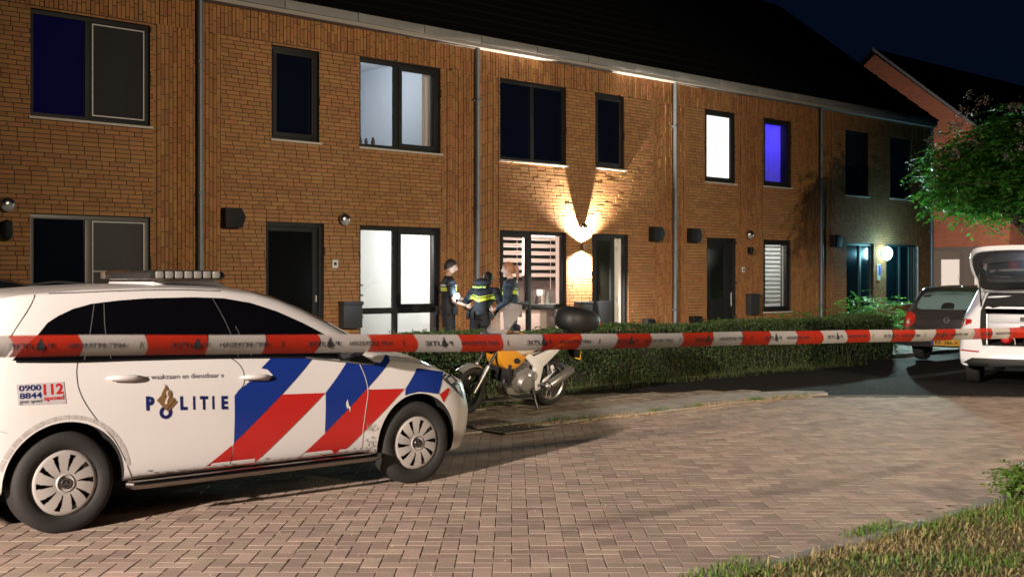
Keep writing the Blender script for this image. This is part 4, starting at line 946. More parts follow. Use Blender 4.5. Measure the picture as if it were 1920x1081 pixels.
# stripes
arcf = [(2.68+.385*math.cos(R(a)), .325+.385*math.sin(R(a))) for a in (62, 76, 90, 104, 109)]
blue = [[(1.130, .463), (1.133, .783), (1.165, .815), (1.245, .868), (1.28, .875), (1.40, .868), (1.435, .905), (1.40, .945), (1.352, .957), (1.442, 1.024), (1.452, 1.026), (1.775, 1.003), (1.50, .772)],
        [(1.852, .757), (2.062, .966), (2.12, .978), (2.36, .945), (2.46, 1.0), (2.50, .985), (2.205, .762), (1.845, .468)],
        [(2.562, .742), (2.70, .888), (2.985, .842), (2.94, .78), (2.885, .678)]+[arcf[1], arcf[2], arcf[3], arcf[4]]]
for q in blue: decal('blue_stripe', [q], bv, M_blue, pc, off=.003)
red = [[(1.121, .290), (1.124, .455), (1.500, .768), (1.848, .756), (1.265, .283)], [(.90, .298), (1.112, .292), (1.115, .448)],
       [(1.612, .285), (1.842, .462), (2.205, .757), (2.552, .742), (1.97, .282)], [(2.895, .676), (2.988, .716), (3.02, .71), (2.935, .61)]]
for q in red: decal('red_stripe', [q], bv, M_redst, pc, off=.003)
decal('scuff_mark', [[(2.02, .665), (2.03, .63), (2.045, .635), (2.055, .60), (2.06, .635), (2.045, .655), (2.035, .70)]], bv, mat('scuff_white', (.75, .7, .68), .6), pc, off=.0045, grid=0)
# lettering
def slope(sh, x0, k): return ([(x, z+(x-x0)*k) for x, z in sh[0]], sh[1])
sh = [slope(fit_text('« waakzaam en dienstbaar »', .515, 1.062, .928, 0, h=.031), .51, -.03)]
decal('motto_lettering', sh, bv, mat('letter_grey', (.10, .10, .14), .5), pc, off=.003, grid=0)
let = [slope(fit_text('P', .508, .562, .735, .055, h=.085), .51, -.06)]
for ch, xc, wd in (('L', .765, .048), ('I', .838, .014), ('T', .908, .056), ('I', .975, .014), ('E', 1.058, .046)):
    let.append(slope(fit_text(ch, xc-wd/2, xc+wd/2, .735, .045 if ch != 'I' else .03, h=.085), .51, -.06))
rg = [(.640+.043*math.cos(a), .708+.043*math.sin(a)) for a in np.linspace(0, 2*np.pi, 24, endpoint=False)]+[(.640+.021*math.cos(a), .708+.021*math.sin(a)) for a in np.linspace(0, 2*np.pi, 24, endpoint=False)]
let.append((rg, [(i, (i+1) % 24, 24+(i+1) % 24, 24+i) for i in range(24)]))
decal('police_lettering', let, bv, M_navy, pc, off=.003, grid=0)
em = [[(.580, .790), (.640, .722), (.708, .787), (.640, .845)], ]
decal('emblem', em, bv, M_gold, pc, off=.0046, grid=0)
decal('emblem_line', [[(.648, .722), (.712, .782), (.718, .770), (.654, .708)]], bv, M_gold, pc, off=.0046, grid=0)
fl = [poly_round([(.628, .79), (.612, .82), (.625, .85), (.638, .872), (.636, .895)], 4)+poly_round([(.636, .895), (.655, .865), (.652, .84), (.640, .82), (.640, .79)], 4)[1:],
      poly_round([(.650, .79), (.652, .815), (.664, .835), (.662, .86)], 4)+poly_round([(.662, .86), (.680, .835), (.676, .81), (.660, .79)], 4)[1:]]
decal('emblem_flame', fl, bv, M_gold, pc, off=.0062, grid=0)
decal('emblem_scroll', [poly_round([(.632, .762), (.640, .79), (.652, .81), (.645, .83), (.655, .85)], 4)+poly_round([(.662, .848), (.655, .825), (.662, .805), (.652, .785), (.650, .762)], 4)], bv, mat('scroll_white', (.72, .66, .6), .5), pc, off=.0072, grid=0)
decal('phone_sticker', [[(-.290, .942), (-.010, .944), (-.003, .812), (-.283, .818)]], bv, mat('sticker_grey', (.50, .48, .50), .5), pc, off=.003)
decal('sticker_blue_text', [fit_text('0900', -.277, -.148, .902, .02, h=.034), fit_text('8844', -.275, -.146, .856, .02, h=.034)], bv, M_navy, pc, off=.0045, grid=0)
decal('sticker_grey_text', [fit_text('geen spoed', -.275, -.146, .829, .004, h=.020)], bv, mat('letter_dark', (.05, .05, .07), .5), pc, off=.0045, grid=0)
decal('sticker_red_text', [fit_text('112', -.135, -.016, .874, .035, h=.062), fit_text('spoed', -.135, -.013, .838, .03, h=.027)], bv, M_redst, pc, off=.0045, grid=0)
# reflective blocks over the rear arch
bl = []
for k in range(15):
    a0, a1 = R(165-k*11.2), R(165-k*11.2-10.2)
    if a1 < R(8): break
    q = [(r_*math.cos(a_), .325+r_*math.sin(a_)) for r_, a_ in ((.388, a0), (.388, (a0+a1)/2), (.388, a1), (.414, a1), (.414, (a0+a1)/2), (.414, a0))]
    bl.append(q)
decal('arch_trim', bl, bv, mat('arch_film', (.56, .53, .50), .7, noise=.5, nscale=40), pc, off=.002, grid=0)
sp_ = []
for k in range(70):
    x0 = rng.uniform(.46, 2.16); z0 = .304+abs(rng.normal())*.012; s = rng.uniform(.002, .012); sp_.append([(x0-s*1.6, z0-s*.3), (x0+s, z0-s*.4), (x0+s*1.7, z0+s*.3), (x0-s*.4, z0+s*.5)])
for k in range(60):
    x0 = 2.20+rng.uniform(0, .1); z0 = rng.uniform(.28, .5); s = rng.uniform(.002, .009); sp_.append([(x0-s*.5, z0-s), (x0+s*.5, z0-s), (x0+s*.6, z0+s*1.4), (x0-s*.4, z0+s*1.1)])
tag(decal('dirt_specks', sp_, bv, mat('dirt', (.36, .33, .28), .9), pc, off=.0048, grid=0), kind='stuff')
# door handles
for (x0, x1, z) in ((.262, .492, .951), (1.185, 1.41, .905)):
    b = MB(); q = [project(bv, (x0+(x1-x0)*i/8, z-.004*i/8), 'y', -1, 0) for i in range(9)]
    b.tube([p+Vector((0, -.004-.028*math.sin(math.pi*i/8)**.5, 0)) for i, p in enumerate(q)], [.006, .014, .018, .019, .019, .018, .017, .013, .006], 12); b.build('door_handle', M_white_paint, pc, smooth=True)
    b = MB(); b.tube([p+Vector((0, -.006-.024*math.sin(math.pi*(i+1)/8)**.5, -.016)) for i, p in enumerate(q[1:8])], .006, 8); b.build('handle_trim', M_chrome, pc, smooth=True)
# sill tube
b = MB(); b.tube([(.40, -.885, .262), (.42, -.925, .262), (.48, -.935, .262), (2.22, -.935, .262), (2.28, -.92, .262), (2.30, -.88, .262)], .029, 16); b.build('side_step_bar', mat('step_bar_chrome', (.34, .31, .28), .25, metal=1), pc, smooth=True)
b = MB()
for x in (.7, 1.9): b.tube([(x, -.935, .262), (x, -.72, .27)], .016, 8)
b.build('step_bracket', M_blackp, pc, smooth=True)
# mirror
b = MB(); b.tube(bezier([(2.02, -.87, 1.02), (2.03, -.93, 1.03), (2.03, -.98, 1.04)], 3), .03, 10); ma = b.build('mirror_arm', M_blackp, pc, smooth=True)
b = MB(); b.ball((2.05, -1.0, 1.08), (.05, .10, .062), 20, 12); b.build('mirror', M_blackp, pc, smooth=True)
b = MB(); b.ball((2.01, -1.0, 1.08), (.022, .085, .05), 16, 10); b.build('mirror_glass', M_glassc, pc, smooth=True)
decal('quarter_trim', [[(1.98, 1.13), (2.12, 1.065), (2.30, .955), (2.28, .94), (2.0, .968)]], bv, M_blackp, pc, off=.0075)
seam('quarter_chrome', [[(1.72, 1.012), (2.0, .975), (2.2, .945), (2.30, .938)]], bv, mat('trim_silver', (.5, .5, .48), .3, metal=.8), pc, .012, off=.009)
# head lamp
hl_ = [(2.945, .802), (2.975, .825), (3.03, .835), (3.10, .80), (3.165, .735), (3.19, .665), (3.195, .615), (3.16, .635), (3.09, .685), (3.02, .735), (2.965, .775)]
for s in (-1, 1):
    hb = decal('headlight', [hl_], bv, mat('headlight_dark', (.16, .16, .17), .3, metal=.5, coat=1), pc, 'y', s, .005, .03)
    decal('reflector', [[(3.0, .79), (3.06, .80), (3.10, .76), (3.04, .745)], [(3.08, .73), (3.13, .73), (3.155, .67), (3.12, .68)], [(2.965, .80), (3.04, .825), (3.04, .818), (2.97, .79)]], bv, mat('reflector_glint', (.8, .8, .8), .35, metal=.3), hb, 'y', s, .008, .03)  # pale patches stand in for bright reflections inside the lamp
decal('windscreen', [[(1.46, -.60), (1.60, -.64), (1.9, -.67), (2.35, -.69), (2.50, -.5), (2.56, 0), (2.50, .5), (2.35, .69), (1.9, .67), (1.6, .64), (1.46, .60), (1.40, 0)]], bv, M_glassc, pc, 'z', 1, .004, .08)
decal('rear_window', [[(-.55, 1.06), (-.50, 1.32), (0, 1.36), (.50, 1.32), (.55, 1.06), (0, 1.04)]], bv, M_glassc, pc, 'x', -1, .004, .06)
decal('grille', [[(-.55, .42), (-.5, .62), (.5, .62), (.55, .42), (.3, .3), (-.3, .3)]], bv, M_blackp, pc, 'x', 1, .004, .06)
for s in (-1, 1): decal('tail_light', [[(s*.45, .86), (s*.45, .98), (s*.78, .98), (s*.78, .86)]], bv, mat('tail_red', (.35, .01, .01), .2, coat=1), pc, 'x', -1, .004, .06)
# roof light bar
b = MB(); b.prism([(.74, 1.50), (.78, 1.565), (1.24, 1.565), (1.36, 1.505), (1.32, 1.46)], -.40, .40); b.build('light_bar_base', M_white_paint, pc, bevel=.012)
lb = MB(); lb.prism([(.70, 1.572), (.705, 1.615), (.74, 1.638), (1.20, 1.638), (1.26, 1.622), (1.27, 1.585), (1.22, 1.568)], -.50, .36); lbo = lb.build('light_bar', mat('light_bar_smoke', (.035, .033, .03), .2, coat=.8), pc, bevel=.014)
b = MB()
for k in range(7): 
    x0 = .745+k*.07; b.prism([(x0, 1.582), (x0, 1.630), (x0+.052, 1.630), (x0+.058, 1.605), (x0+.052, 1.582)], -.512, -.499)
b.build('lens', mat('lens_clear', (.42, .40, .36), .12, metal=.35, coat=1), lbo, bevel=.006)
b = MB(); b.box(.694, .702, .27, .355, 1.578, 1.626); b.build('amber_lens', mat('lens_amber', (.13, .10, .075), .2, coat=1), lbo, bevel=.004)
b = MB(); b.tube(bezier([(.15, .3, 1.53), (.35, .28, 1.555), (.55, .25, 1.54), (.62, .2, 1.535)], 4), .008, 6); b.build('cable', M_blackp, pc, smooth=True)
# ---------------------------------------------------------------- generic hatchback shape for the other cars
def other_car(name, loc, az, label, paint, L=4.3, ht=1.46, wd=.88, cuts=(), wb=2.6, estate=False):
    o = empty(name, loc, R(az)); tag(o, label, 'car'); k = ht/1.545; f = (L-.9)/3.42*1.0
    P = dict(PCP); sx = lambda l: [a*f if a > 0 else a for a in l]
    P['xs'] = sx(XE)
    for q in ('w', 'zb', 'zr', 'yr', 'zc', 'zl'):
        v = P[q]; P[q] = (sx(v[0]), [z*(k if q[0] == 'z' and q != 'zl' else (wd/.893 if q in ('w', 'yr') else 1)) for z in v[1]])
    P['front'] = ([z*k for z in PCP['front'][0]], [x*f for x in PCP['front'][1]])
    P['rear'] = ([.2, .3, .42, .56, .68, .80, .95*k+.02, 1.2*k, 1.36*k, 1.45*k], [-.80, -.88, -.90, -.885, -.855, -.84, -.80, -.68, -.57, -.46])
    if estate: P['rear'] = ([.2, .3, .42, .54, .62, .80, 1.0, 1.2*k, 1.36*k, 1.5*k], [-.82, -.90, -.92, -.90, -.84, -.82, -.78, -.70, -.60, -.52])
    P['ends'] = (2.75*f, 3.42*f, -.3, -.87); P['axles'] = (0, wb); P['round'] = (.62, .16)
    P['w'] = (P['w'][0], [x if i > 2 else (wd-.055, wd-.03, wd-.015)[i] for i, x in enumerate(P['w'][1])])
    bo, bvv = loft(P, 'body', paint, o, cuts=cuts)
    for ax in (0, wb):
        wheel(o, ax, -.76*wd/.89, .317, -1, M_cover, full=False); wheel(o, ax, .76*wd/.89, .317, 1, M_cover, full=False)
    g2 = [(x*f if x > 0 else x, z*k) for x, z in gl]
    for s in (-1, 1): decal('side_window', [g2], bvv, M_glassc, o, 'y', s, .004, .08)
    decal('windscreen', [[(1.46*f, -.60), (1.9*f, -.66), (2.35*f, -.67), (2.56*f, 0), (2.35*f, .67), (1.9*f, .66), (1.46*f, .60), (1.40*f, 0)]], bvv, M_glassc, o, 'z', 1, .004, .1)
    for s in (-1, 1): decal('headlight', [[(x*f, z*k) for x, z in hl_]], bvv, MATS['headlight_dark'], o, 'y', s, .005, .05)
    return o, bvv
M_grey = mat('paint_dark_grey', (.050, .046, .044), .32, coat=.4, metal=.4)
gc, gb = other_car('grey_hatchback', (8.52, 22.0, 0), 50, 'dark grey hatchback with yellow number plate parked by the hedge end', M_grey, L=4.3, ht=1.44, wd=.89)
M_rw = mat('rear_glass_glow_teal', (.14, .22, .22), .25, spec=.8, coat=.5)  # teal base colour stands in for lamp glow seen through the car
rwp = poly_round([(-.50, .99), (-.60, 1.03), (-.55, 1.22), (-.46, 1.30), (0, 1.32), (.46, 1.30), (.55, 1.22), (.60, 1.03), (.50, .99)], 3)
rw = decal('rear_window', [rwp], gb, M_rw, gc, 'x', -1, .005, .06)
decal('rear_headrest', [poly_round([(-.10, 1.0), (-.09, 1.09), (.02, 1.12), (.12, 1.09), (.14, 1.0)], 3)], gb, M_blackp, gc, 'x', -1, .0075, .06)
for s in (-1, 1):
    tl_ = decal('tail_light', [poly_round([(s*.60, .88), (s*.60, .74), (s*.74, .66), (s*.845, .68), (s*.86, .80), (s*.83, .90), (s*.72, .94), (s*.60, .88)], 3)], gb, mat('tail_red_bright', (.42, .02, .015), .15, coat=1), gc, 'x', -1, .006, .05)
    decal('white_lens', [[(s*.70, .72), (s*.76, .71), (s*.77, .77), (s*.72, .78)]], gb, mat('lens_white', (.6, .55, .5), .2), tl_, 'x', -1, .009, .05)
np_ = decal('number_plate', [[(-.26, .335), (.26, .335), (.26, .445), (-.26, .445)]], gb, mat('plate_yellow', (.62, .33, .02), .5), gc, 'x', -1, .012, 0)
# seen from behind, +y is the left side of the car -> text runs towards -y
def mirror_y(sh): return ([(-x, z) for x, z in sh[0]], sh[1])
decal('plate_text', [mirror_y(fit_text('RK-386-X', -.19, .24, .357, .02, h=.066))], gb, mat('plate_black', (.02, .015, .01), .6), np_, 'x', -1, .015, 0)
decal('plate_blue_band', [[(.215, .337), (.258, .337), (.258, .443), (.215, .443)]], gb, mat('plate_blue', (.01, .03, .3), .5), np_, 'x', -1, .014, 0)
ring = [(.055*math.cos(a), .80+.055*math.sin(a)) for a in np.linspace(0, 2*np.pi, 20, endpoint=False)]+[(.043*math.cos(a), .80+.043*math.sin(a)) for a in np.linspace(0, 2*np.pi, 20, endpoint=False)]
decal('emblem', [(ring, [(i, (i+1) % 20, 20+(i+1) % 20, 20+i) for i in range(20)]), [(-.05, .79), (.05, .803), (.05, .811), (-.05, .80)]], gb, mat('emblem_chrome', (.4, .4, .4), .3, metal=.8), gc, 'x', -1, .008, 0)
seam('tailgate_seam', [[(-.66, .97), (-.60, .72), (-.52, .64), (0, .62), (.52, .64), (.60, .72), (.66, .97)], [(-.80, .58), (0, .55), (.80, .58)]], gb, mat('gap_black', (.008, .008, .008), .8), gc, .010, 'x', -1, .004)
b = MB(); b.tube([(-.42, -.10, 1.42), (-.52, -.10, 1.62)], [.004, .002], 6); b.box(-.45, -.36, -.13, -.07, 1.40, 1.435); b.build('antenna', M_blackp, gc)
b = MB(); b.tube([(-.86, -.5, .25), (-.93, -.5, .24)], .03, 10); b.build('exhaust', M_chrome, gc)
# white estate with its tailgate up
wc, wb_ = other_car('white_estate_car', (7.72, 17.30, 0), 60, 'white police estate car with raised tailgate and open boot', mat('paint_white_cool', (.72, .74, .77), .3, coat=.6), L=4.5, ht=1.50, wd=.92, cuts=[(-1.4, .25, -.56, .56, .60, 1.13)], wb=2.75, estate=True)
b = MB(); b.box(-.80, .2, -.60, .60, .56, .60) ; b.build('boot_floor', M_blackp, wc)
decal('tailgate_opening', [[(-.56, .60), (.56, .60), (.60, .80), (.60, 1.10), (.52, 1.36), (-.52, 1.36), (-.60, 1.10), (-.60, .80)]], wb_, M_void, wc, 'x', -1, .004, .04)
for s in (-1, 1):
    decal('tail_light', [[(s*.72, .97), (s*.72, .92), (s*.86, .86), (s*.89, .92), (s*.84, .98)]], wb_, MATS['tail_red_bright'], wc, 'x', -1, .006, .05)
    decal('reflector', [[(s*.60, .50), (s*.60, .52), (s*.86, .535), (s*.86, .515)]], wb_, mat('reflector_red', (.35, .02, .01), .3), wc, 'x', -1, .006, .05)
decal('lower_bumper', [[(-.88, .26), (.88, .26), (.84, .34), (.70, .42), (-.70, .42), (-.84, .34)]], wb_, M_blackp, wc, 'x', -1, .006, .05)
seam('loading_lip', [[(-.56, .60), (0, .595), (.56, .60)]], wb_, M_chrome, wc, .014, 'x', -1, .008)
seam('chrome_strip', [[(-.70, .36), (0, .355), (.70, .36)]], wb_, M_chrome, wc, .010, 'x', -1, .010)
# raised tailgate: frame hinged at the roof edge, seen from below
TG = Matrix.Translation((-.52, 0, 1.44)) @ Matrix.Rotation(R(32), 4, 'Y')
def tg(x, y, z): return TG @ Vector((-x, y, z))
tgo = empty('tailgate', (0, 0, 0), 0, wc)
def ringmesh(outer, inner, z0, z1, m, name, mi=None):
    n = len(outer); b = MB(); v = [tg(x, y, z0(x, y)) for x, y in outer]+[tg(x, y, z0(x, y)) for x, y in inner]+[tg(x, y, z1(x, y)) for x, y in outer]+[tg(x, y, z1(x, y)) for x, y in inner]
    f = []
    for i in range(n):
        j = (i+1) % n; f += [(i, j, n+j, n+i), (2*n+i, 3*n+i, 3*n+j, 2*n+j), (i, 2*n+i, 2*n+j, j), (n+i, n+j, 3*n+j, 3*n+i)]
    b.add(v, f); return b.build(name, m, tgo, smooth=True, sharp=35)
out2 = poly_round([(0, -.58), (.25, -.66), (.55, -.70), (.85, -.66), (1.02, -.50), (1.05, 0), (1.02, .50), (.85, .66), (.55, .70), (.25, .66), (0, .58), (-.02, 0), (0, -.58)], 4)
def shr(pts, k, cx, sx_=1): return [(cx+(x-cx)*k*sx_, y*k) for x, y in pts]
win = shr(out2, .80, .45, .62); win = [(x-.03, y) for x, y in win]
curve = lambda x, y: .10*math.sin(max(0, min(1, x/1.05))*math.pi*.5)-.25*max(0, x-.55)**1.5-.05*abs(y)**2
ringmesh(out2, shr(out2, .95, .5), lambda x, y: curve(x, y)+.03, lambda x, y: curve(x, y)-.045, MATS['paint_white_cool'], 'outer_skin')
ringmesh(shr(out2, .949, .5), win, lambda x, y: curve(x, y)+.02, lambda x, y: curve(x, y)-.05, M_blackp, 'inner_panel')
b = MB(); n = len(win); b.add([tg(x, y, curve(x, y)-.01) for x, y in win], [tuple(range(n))]); b.build('tailgate_window', mat('tailgate_glass', (.035, .04, .045), .12, spec=.8, coat=1), tgo)
b = MB(); b.add([tg(x, y, curve(x, y)-.052) for x, y in [(.62, -.5), (.80, -.55), (.95, -.4), (.98, 0), (.95, .4), (.80, .55), (.62, .5), (.70, 0)]], [tuple(range(8))]); b.build('trim_panel', mat('tailgate_trim', (.05, .05, .055), .6), tgo)
b = MB(); b.tube([tg(.62, -.20, -.055), tg(.62, -.20, -.075)], .022, 12); b.build('boot_lamp', emis('boot_lamp_lit', (.85, .9, 1), 14), tgo)
lamp('boot_light', 'POINT', wc.matrix_basis @ tg(.60, -.20, -.16), 9, (.85, .92, 1), .03)
for s in (-1, 1):
    b = MB(); b.tube([(-.66, s*.60, 1.15), tg(.42, s*.60, -.02)], .012, 8); b.build('gas_strut', M_chrome, tgo, smooth=True)
# equipment in the boot
eq = empty('drawer_cabinet', wc.matrix_basis @ Vector((-.60, .10, .53)), R(60)); tag(eq, 'light grey drawer cabinet standing in the open boot', 'cabinet')
b = MB(); b.box(0, .5, -.42, .42, .26, .52); b.build('body', mat('cabinet_grey', (.45, .47, .50), .4), eq, bevel=.01)
for k in range(2): 
    b = MB(); b.box(-.012, -.001, -.41, .41, .27+k*.125, .385+k*.125); d_ = b.build('drawer', MATS['cabinet_grey'], eq, bevel=.003)
    b = MB(); b.box(-.02, -.0125, -.16, -.02, .295+k*.125, .355+k*.125); b.build('drawer_handle', M_blackp, d_)
b = MB(); b.box(0, .5, -.44, -.425, 0, .52); b.box(0, .5, .425, .44, 0, .52); b.build('side_plate', M_chrome, eq)
fe = empty('fire_extinguisher', wc.matrix_basis @ Vector((-.68, .26, .70)), R(60)); tag(fe, 'round red fire extinguisher lying in the open boot', 'extinguisher')
b = MB(); b.lathe([(0, -.09), (.05, -.085), (.078, -.05), (.08, .1), (.08, .25), (0, .3)], Matrix.Rotation(R(90), 4, 'Y'), 20); b.build('cylinder', mat('extinguisher_red', (.45, .01, .015), .2, coat=1), fe, smooth=True)
b = MB(); b.tube(bezier([(-.09, 0, .02), (-.12, -.05, .06), (-.11, -.12, .0), (-.08, -.13, -.08)], 4), .008, 6); b.build('hose', M_sill, fe, smooth=True)
# dark car behind the police car at the left edge
kc, kb = other_car('black_car', tn(2.0, 10.35, .0), 42.3, 'black car mostly hidden behind the police car at the left edge', mat('paint_black', (.006, .006, .007), .3, coat=.4), L=4.2, ht=1.62, wd=.87)
# ================================================================== barrier tape
TA, TB = Vector((-1.83, 4.15, 0)), Vector((3.83, 8.7, 0)); TD = (TB-TA).normalized(); TN = Vector((TD.y, -TD.x, 0)); TL = (TB-TA).length
def tz(s): f = s/TL; return 1.342-.165*f-.05*f*(1-f)*1.2
def tp(s, v):   # v in -1..1 across; shallow fold, leaning towards the camera at the top edge
    sag = .006*math.sin(s*1.7)+.003*math.sin(s*5.1)
    return TA+TD*s+TN*(.012*(1-v*v)+.010*math.sin(s*2.3)*v+.006*v)+Vector((0, 0, tz(s)+sag*.4+v*.0395))
M_tw = mat('tape_white', (.62, .57, .54), .45, subs=.25, noise=.15, nscale=6); M_tr = mat('tape_red', (.58, .035, .015), .4, subs=.2, noise=.12, nscale=6)
for m_ in (M_tw, M_tr):
    n_ = m_.node_tree; o_ = n_.nodes['Material Output']; src = o_.inputs[0].links[0].from_socket; ms = n_.nodes.new('ShaderNodeMixShader'); tr = n_.nodes.new('ShaderNodeBsdfTransparent')
    ms.inputs[0].default_value = .07; n_.links.new(src, ms.inputs[1]); n_.links.new(tr.outputs[0], ms.inputs[2]); n_.links.new(ms.outputs[0], o_.inputs[0])
tape = empty('barrier_tape', tuple(TA+Vector((0, 0, 1.3))), 0); tag(tape, 'red and white banded barrier tape stretched across the whole street', 'tape')
inv = Matrix.Translation(-(TA+Vector((0, 0, 1.3))))
bands = []; s = -.47
k = 0
while s < TL+1.0:
    e = s+.25; b = MB(); n = 10; V = []
    for i in range(n+1):
        for j in range(9):
            v = -1+j/4; wob = .006*math.sin(v*2+k)+(.010*(1-v*v)); ss = s+(e-s)*i/n+(wob if i in (0, n) else wob); V.append(inv @ tp(ss, v))
    b.add(V, [(i*9+j, (i+1)*9+j, (i+1)*9+j+1, i*9+j+1) for i in range(n) for j in range(8)])
    o = b.build('red_band' if k % 2 == 0 else 'white_band', M_tr if k % 2 == 0 else M_tw, tape, smooth=True, sharp=80); bands.append(o)
    s = e; k += 1
def tape_shapes(sh, s0, flip=True):
    V = []; vs, fs = sh
    for x, y in vs: V.append(tuple(inv @ (tp(s0-x if flip else s0+x, y/.04)+TN*.0025)))
    return V, fs
MTX = mat('tape_print', (.03, .035, .045), .6)
for q in range(12):
    b = MB(); c = .185+q*.6
    sh = fit_text('P  LITIE', 0, .155, -.011, .01, h=.021); V, f = tape_shapes(sh, c); b.add(V, f)
    dm = ([(.030, -.004), (.046, -.022), (.062, -.004), (.046, .030)], [(0, 1, 2, 3)]); V, f = tape_shapes(dm, c); b.add(V, f)
    sh = fit_text('NIET BETREDEN', 0, .215, -.008, .012, h=.017); V, f = tape_shapes(sh, c+.265); b.add(V, f)
    V, f = tape_shapes(([(0, -.014), (.005, -.014), (.005, .014), (0, .014)], [(0, 1, 2, 3)]), c+.33); b.add(V, f)
    b.build('tape_lettering', MTX, tape)
# ================================================================== motorcycle
mc = empty('motorcycle', (.47, 14.42, 0.012), math.atan2(-.71, -.70)); tag(mc, 'yellow and white motorcycle with windscreen and black top box on its side stand', 'motorcycle')
lean = empty('frame_group', (0, 0, 0), 0, mc); lean.rotation_euler = (R(-9), 0, 0)
mcr = mc; LM = Matrix.Rotation(R(-9), 4, 'X')       # leans to its left (+y)
bpy.data.objects.remove(lean)
def mbuild(b, name, m, parent=None, **k):
    b.v = [tuple(LM @ Vector(p)) for p in b.v]; return b.build(name, m, parent or mc, **k)
M_yel = mat('paint_yellow', (.62, .27, .02), .3, coat=.8); M_mwhite = mat('frame_white', (.62, .60, .58), .35, coat=.3); M_eng = mat('engine_grey', (.28, .27, .26), .45, metal=.6)
M_dkm = mat('dark_metal', (.05, .05, .052), .4, metal=.6); M_alum = mat('alu', (.42, .41, .40), .35, metal=.8)
FX = 1.44
def mwheel(x, zc, w2, yaw=0, rm=None):
    RM = Matrix.Translation((x, 0, zc)) @ Matrix.Rotation(yaw, 4, 'Z') @ Matrix.Rotation(R(90), 4, 'X'); b = MB()
    prof = []; Rr = .300 if w2 < .06 else .312
    for i in range(13): a_ = math.pi*i/12; prof.append((Rr-.055+.055*math.sin(a_)+.0, w2*math.cos(a_)))
    b.lathe([(.222, w2*.8)]+prof+[(.222, -w2*.8), (.222, w2*.8)], RM, 56); ty = mbuild(b, 'tyre', M_tyre, smooth=True)
    b = MB(); b.lathe([(.224, w2*.75), (.205, w2*.6), (.20, 0), (.205, -w2*.6), (.224, -w2*.75)], RM, 48)
    for k in range(3):
        a_ = R(120*k+25); c, s_ = math.cos(a_), math.sin(a_)
        for dd in (-.025, .025): b.tube([RM @ Vector((c*.03-s_*dd*.6, s_*.03+c*dd*.6, 0)), RM @ Vector((c*.205-s_*dd*1.8, s_*.205+c*dd*1.8, 0))], .013, 6)
    b.lathe([(0, .05), (.035, .05), (.04, .02), (.04, -.02), (.035, -.05), (0, -.05)], RM, 16); mbuild(b, 'rim', rm or M_alum, ty, smooth=True)
    b = MB(); b.lathe([(.06, w2*.72), (.135, w2*.72), (.135, w2*.66), (.06, w2*.66)], RM, 32); mbuild(b, 'brake_disc', M_dkm, ty)
    return ty
mwheel(0, .312, .088); mwheel(FX, .30, .055, R(8), M_dkm)
def slab(name, poly, y0, y1, m, bev=.012, parent=None, smooth=True): b = MB(); b.prism(poly, y0, y1); return mbuild(b, name, m, parent, bevel=bev)
# body parts
slab('fuel_tank', poly_round([(.42, .83), (.50, .93), (.70, 1.0), (.95, .98), (1.13, .87), (1.12, .74), (1.04, .61), (.90, .545), (.75, .58), (.62, .68), (.50, .76), (.42, .83)], 4), -.15, .15, M_yel, .045)
slab('tank_panel', [(.45, .80), (.52, .88), (.78, .93), (.86, .80), (.72, .74), (.56, .76)], .150, .156, mat('panel_cream', (.55, .47, .36), .3, coat=.5), .003)
slab('air_duct', poly_round([(.74, .66), (.80, .70), (.86, .685), (.84, .64), (.77, .63), (.74, .66)], 4), .150, .160, M_black, .003)
slab('frame_spar', [(.70, .80), (.48, .70), (.10, .80), (.02, .765), (.30, .56), (.335, .33), (.28, .25), (.40, .25), (.44, .38), (.46, .56), (.66, .70), (.78, .73)], .10, .15, M_mwhite, .010)
slab('frame_spar', [(.70, .80), (.48, .70), (.10, .80), (.02, .765), (.30, .56), (.335, .33), (.28, .25), (.40, .25), (.44, .38), (.46, .56), (.66, .70), (.78, .73)], -.15, -.10, M_mwhite, .010)
slab('seat', poly_round([(.50, .82), (.30, .775), (.10, .80), (-.12, .88), (-.20, .92), (.05, .90), (.28, .84), (.44, .87), (.50, .82)], 3), -.12, .12, M_plast, .03)
slab('tail_fairing', poly_round([(.14, .755), (-.05, .78), (-.30, .87), (-.44, .92), (-.30, .93), (-.08, .87), (.12, .80), (.14, .755)], 3), -.13, .13, M_yel, .03)
slab('rear_light', [(-.44, .90), (-.40, .86), (-.34, .88), (-.36, .92)], -.06, .06, mat('tail_red', (.35, .01, .01), .2), .008)
slab('rear_mudguard', [(-.28, .86), (-.40, .87), (-.47, .70), (-.44, .62), (-.40, .70)], -.09, .09, M_plast, .01)
b = MB(); b.box(-.475, -.468, -.09, .09, .60, .72); mbuild(b, 'number_plate', MATS['plate_yellow'])
# engine
slab('engine_block', [(.40, .30), (.42, .50), (.56, .56), (.74, .50), (.82, .38), (.78, .28), (.60, .22), (.44, .24)], -.12, .12, M_eng, .02)
b = MB()
for k in range(7): b.box(.66-.14, .66+.14, -.11, .11, .48+k*.022, .492+k*.022, 0, Matrix.Rotation(R(0), 4, 'Y'))
e_ = mbuild(b, 'cylinder_fins', M_alum)
b = MB(); RY = Matrix.Rotation(R(-90), 4, 'X')
b.lathe([(0, .05), (.09, .05), (.105, .035), (.11, 0), (.125, -.03)], Matrix.Translation((.60, .125, .36)) @ RY, 28); mbuild(b, 'engine_cover', mat('cover_alu', (.38, .36, .34), .45, metal=.7), smooth=True)
b = MB(); b.lathe([(0, .03), (.065, .03), (.08, .0)], Matrix.Translation((.455, .12, .44)) @ RY, 24); b.box(.40, .52, .11, .14, .30, .50); mbuild(b, 'sprocket_cover', M_eng, smooth=True)
slab('radiator', [(.86, .40), (.90, .62), (.95, .62), (.92, .38)], -.16, .16, M_black, .008)
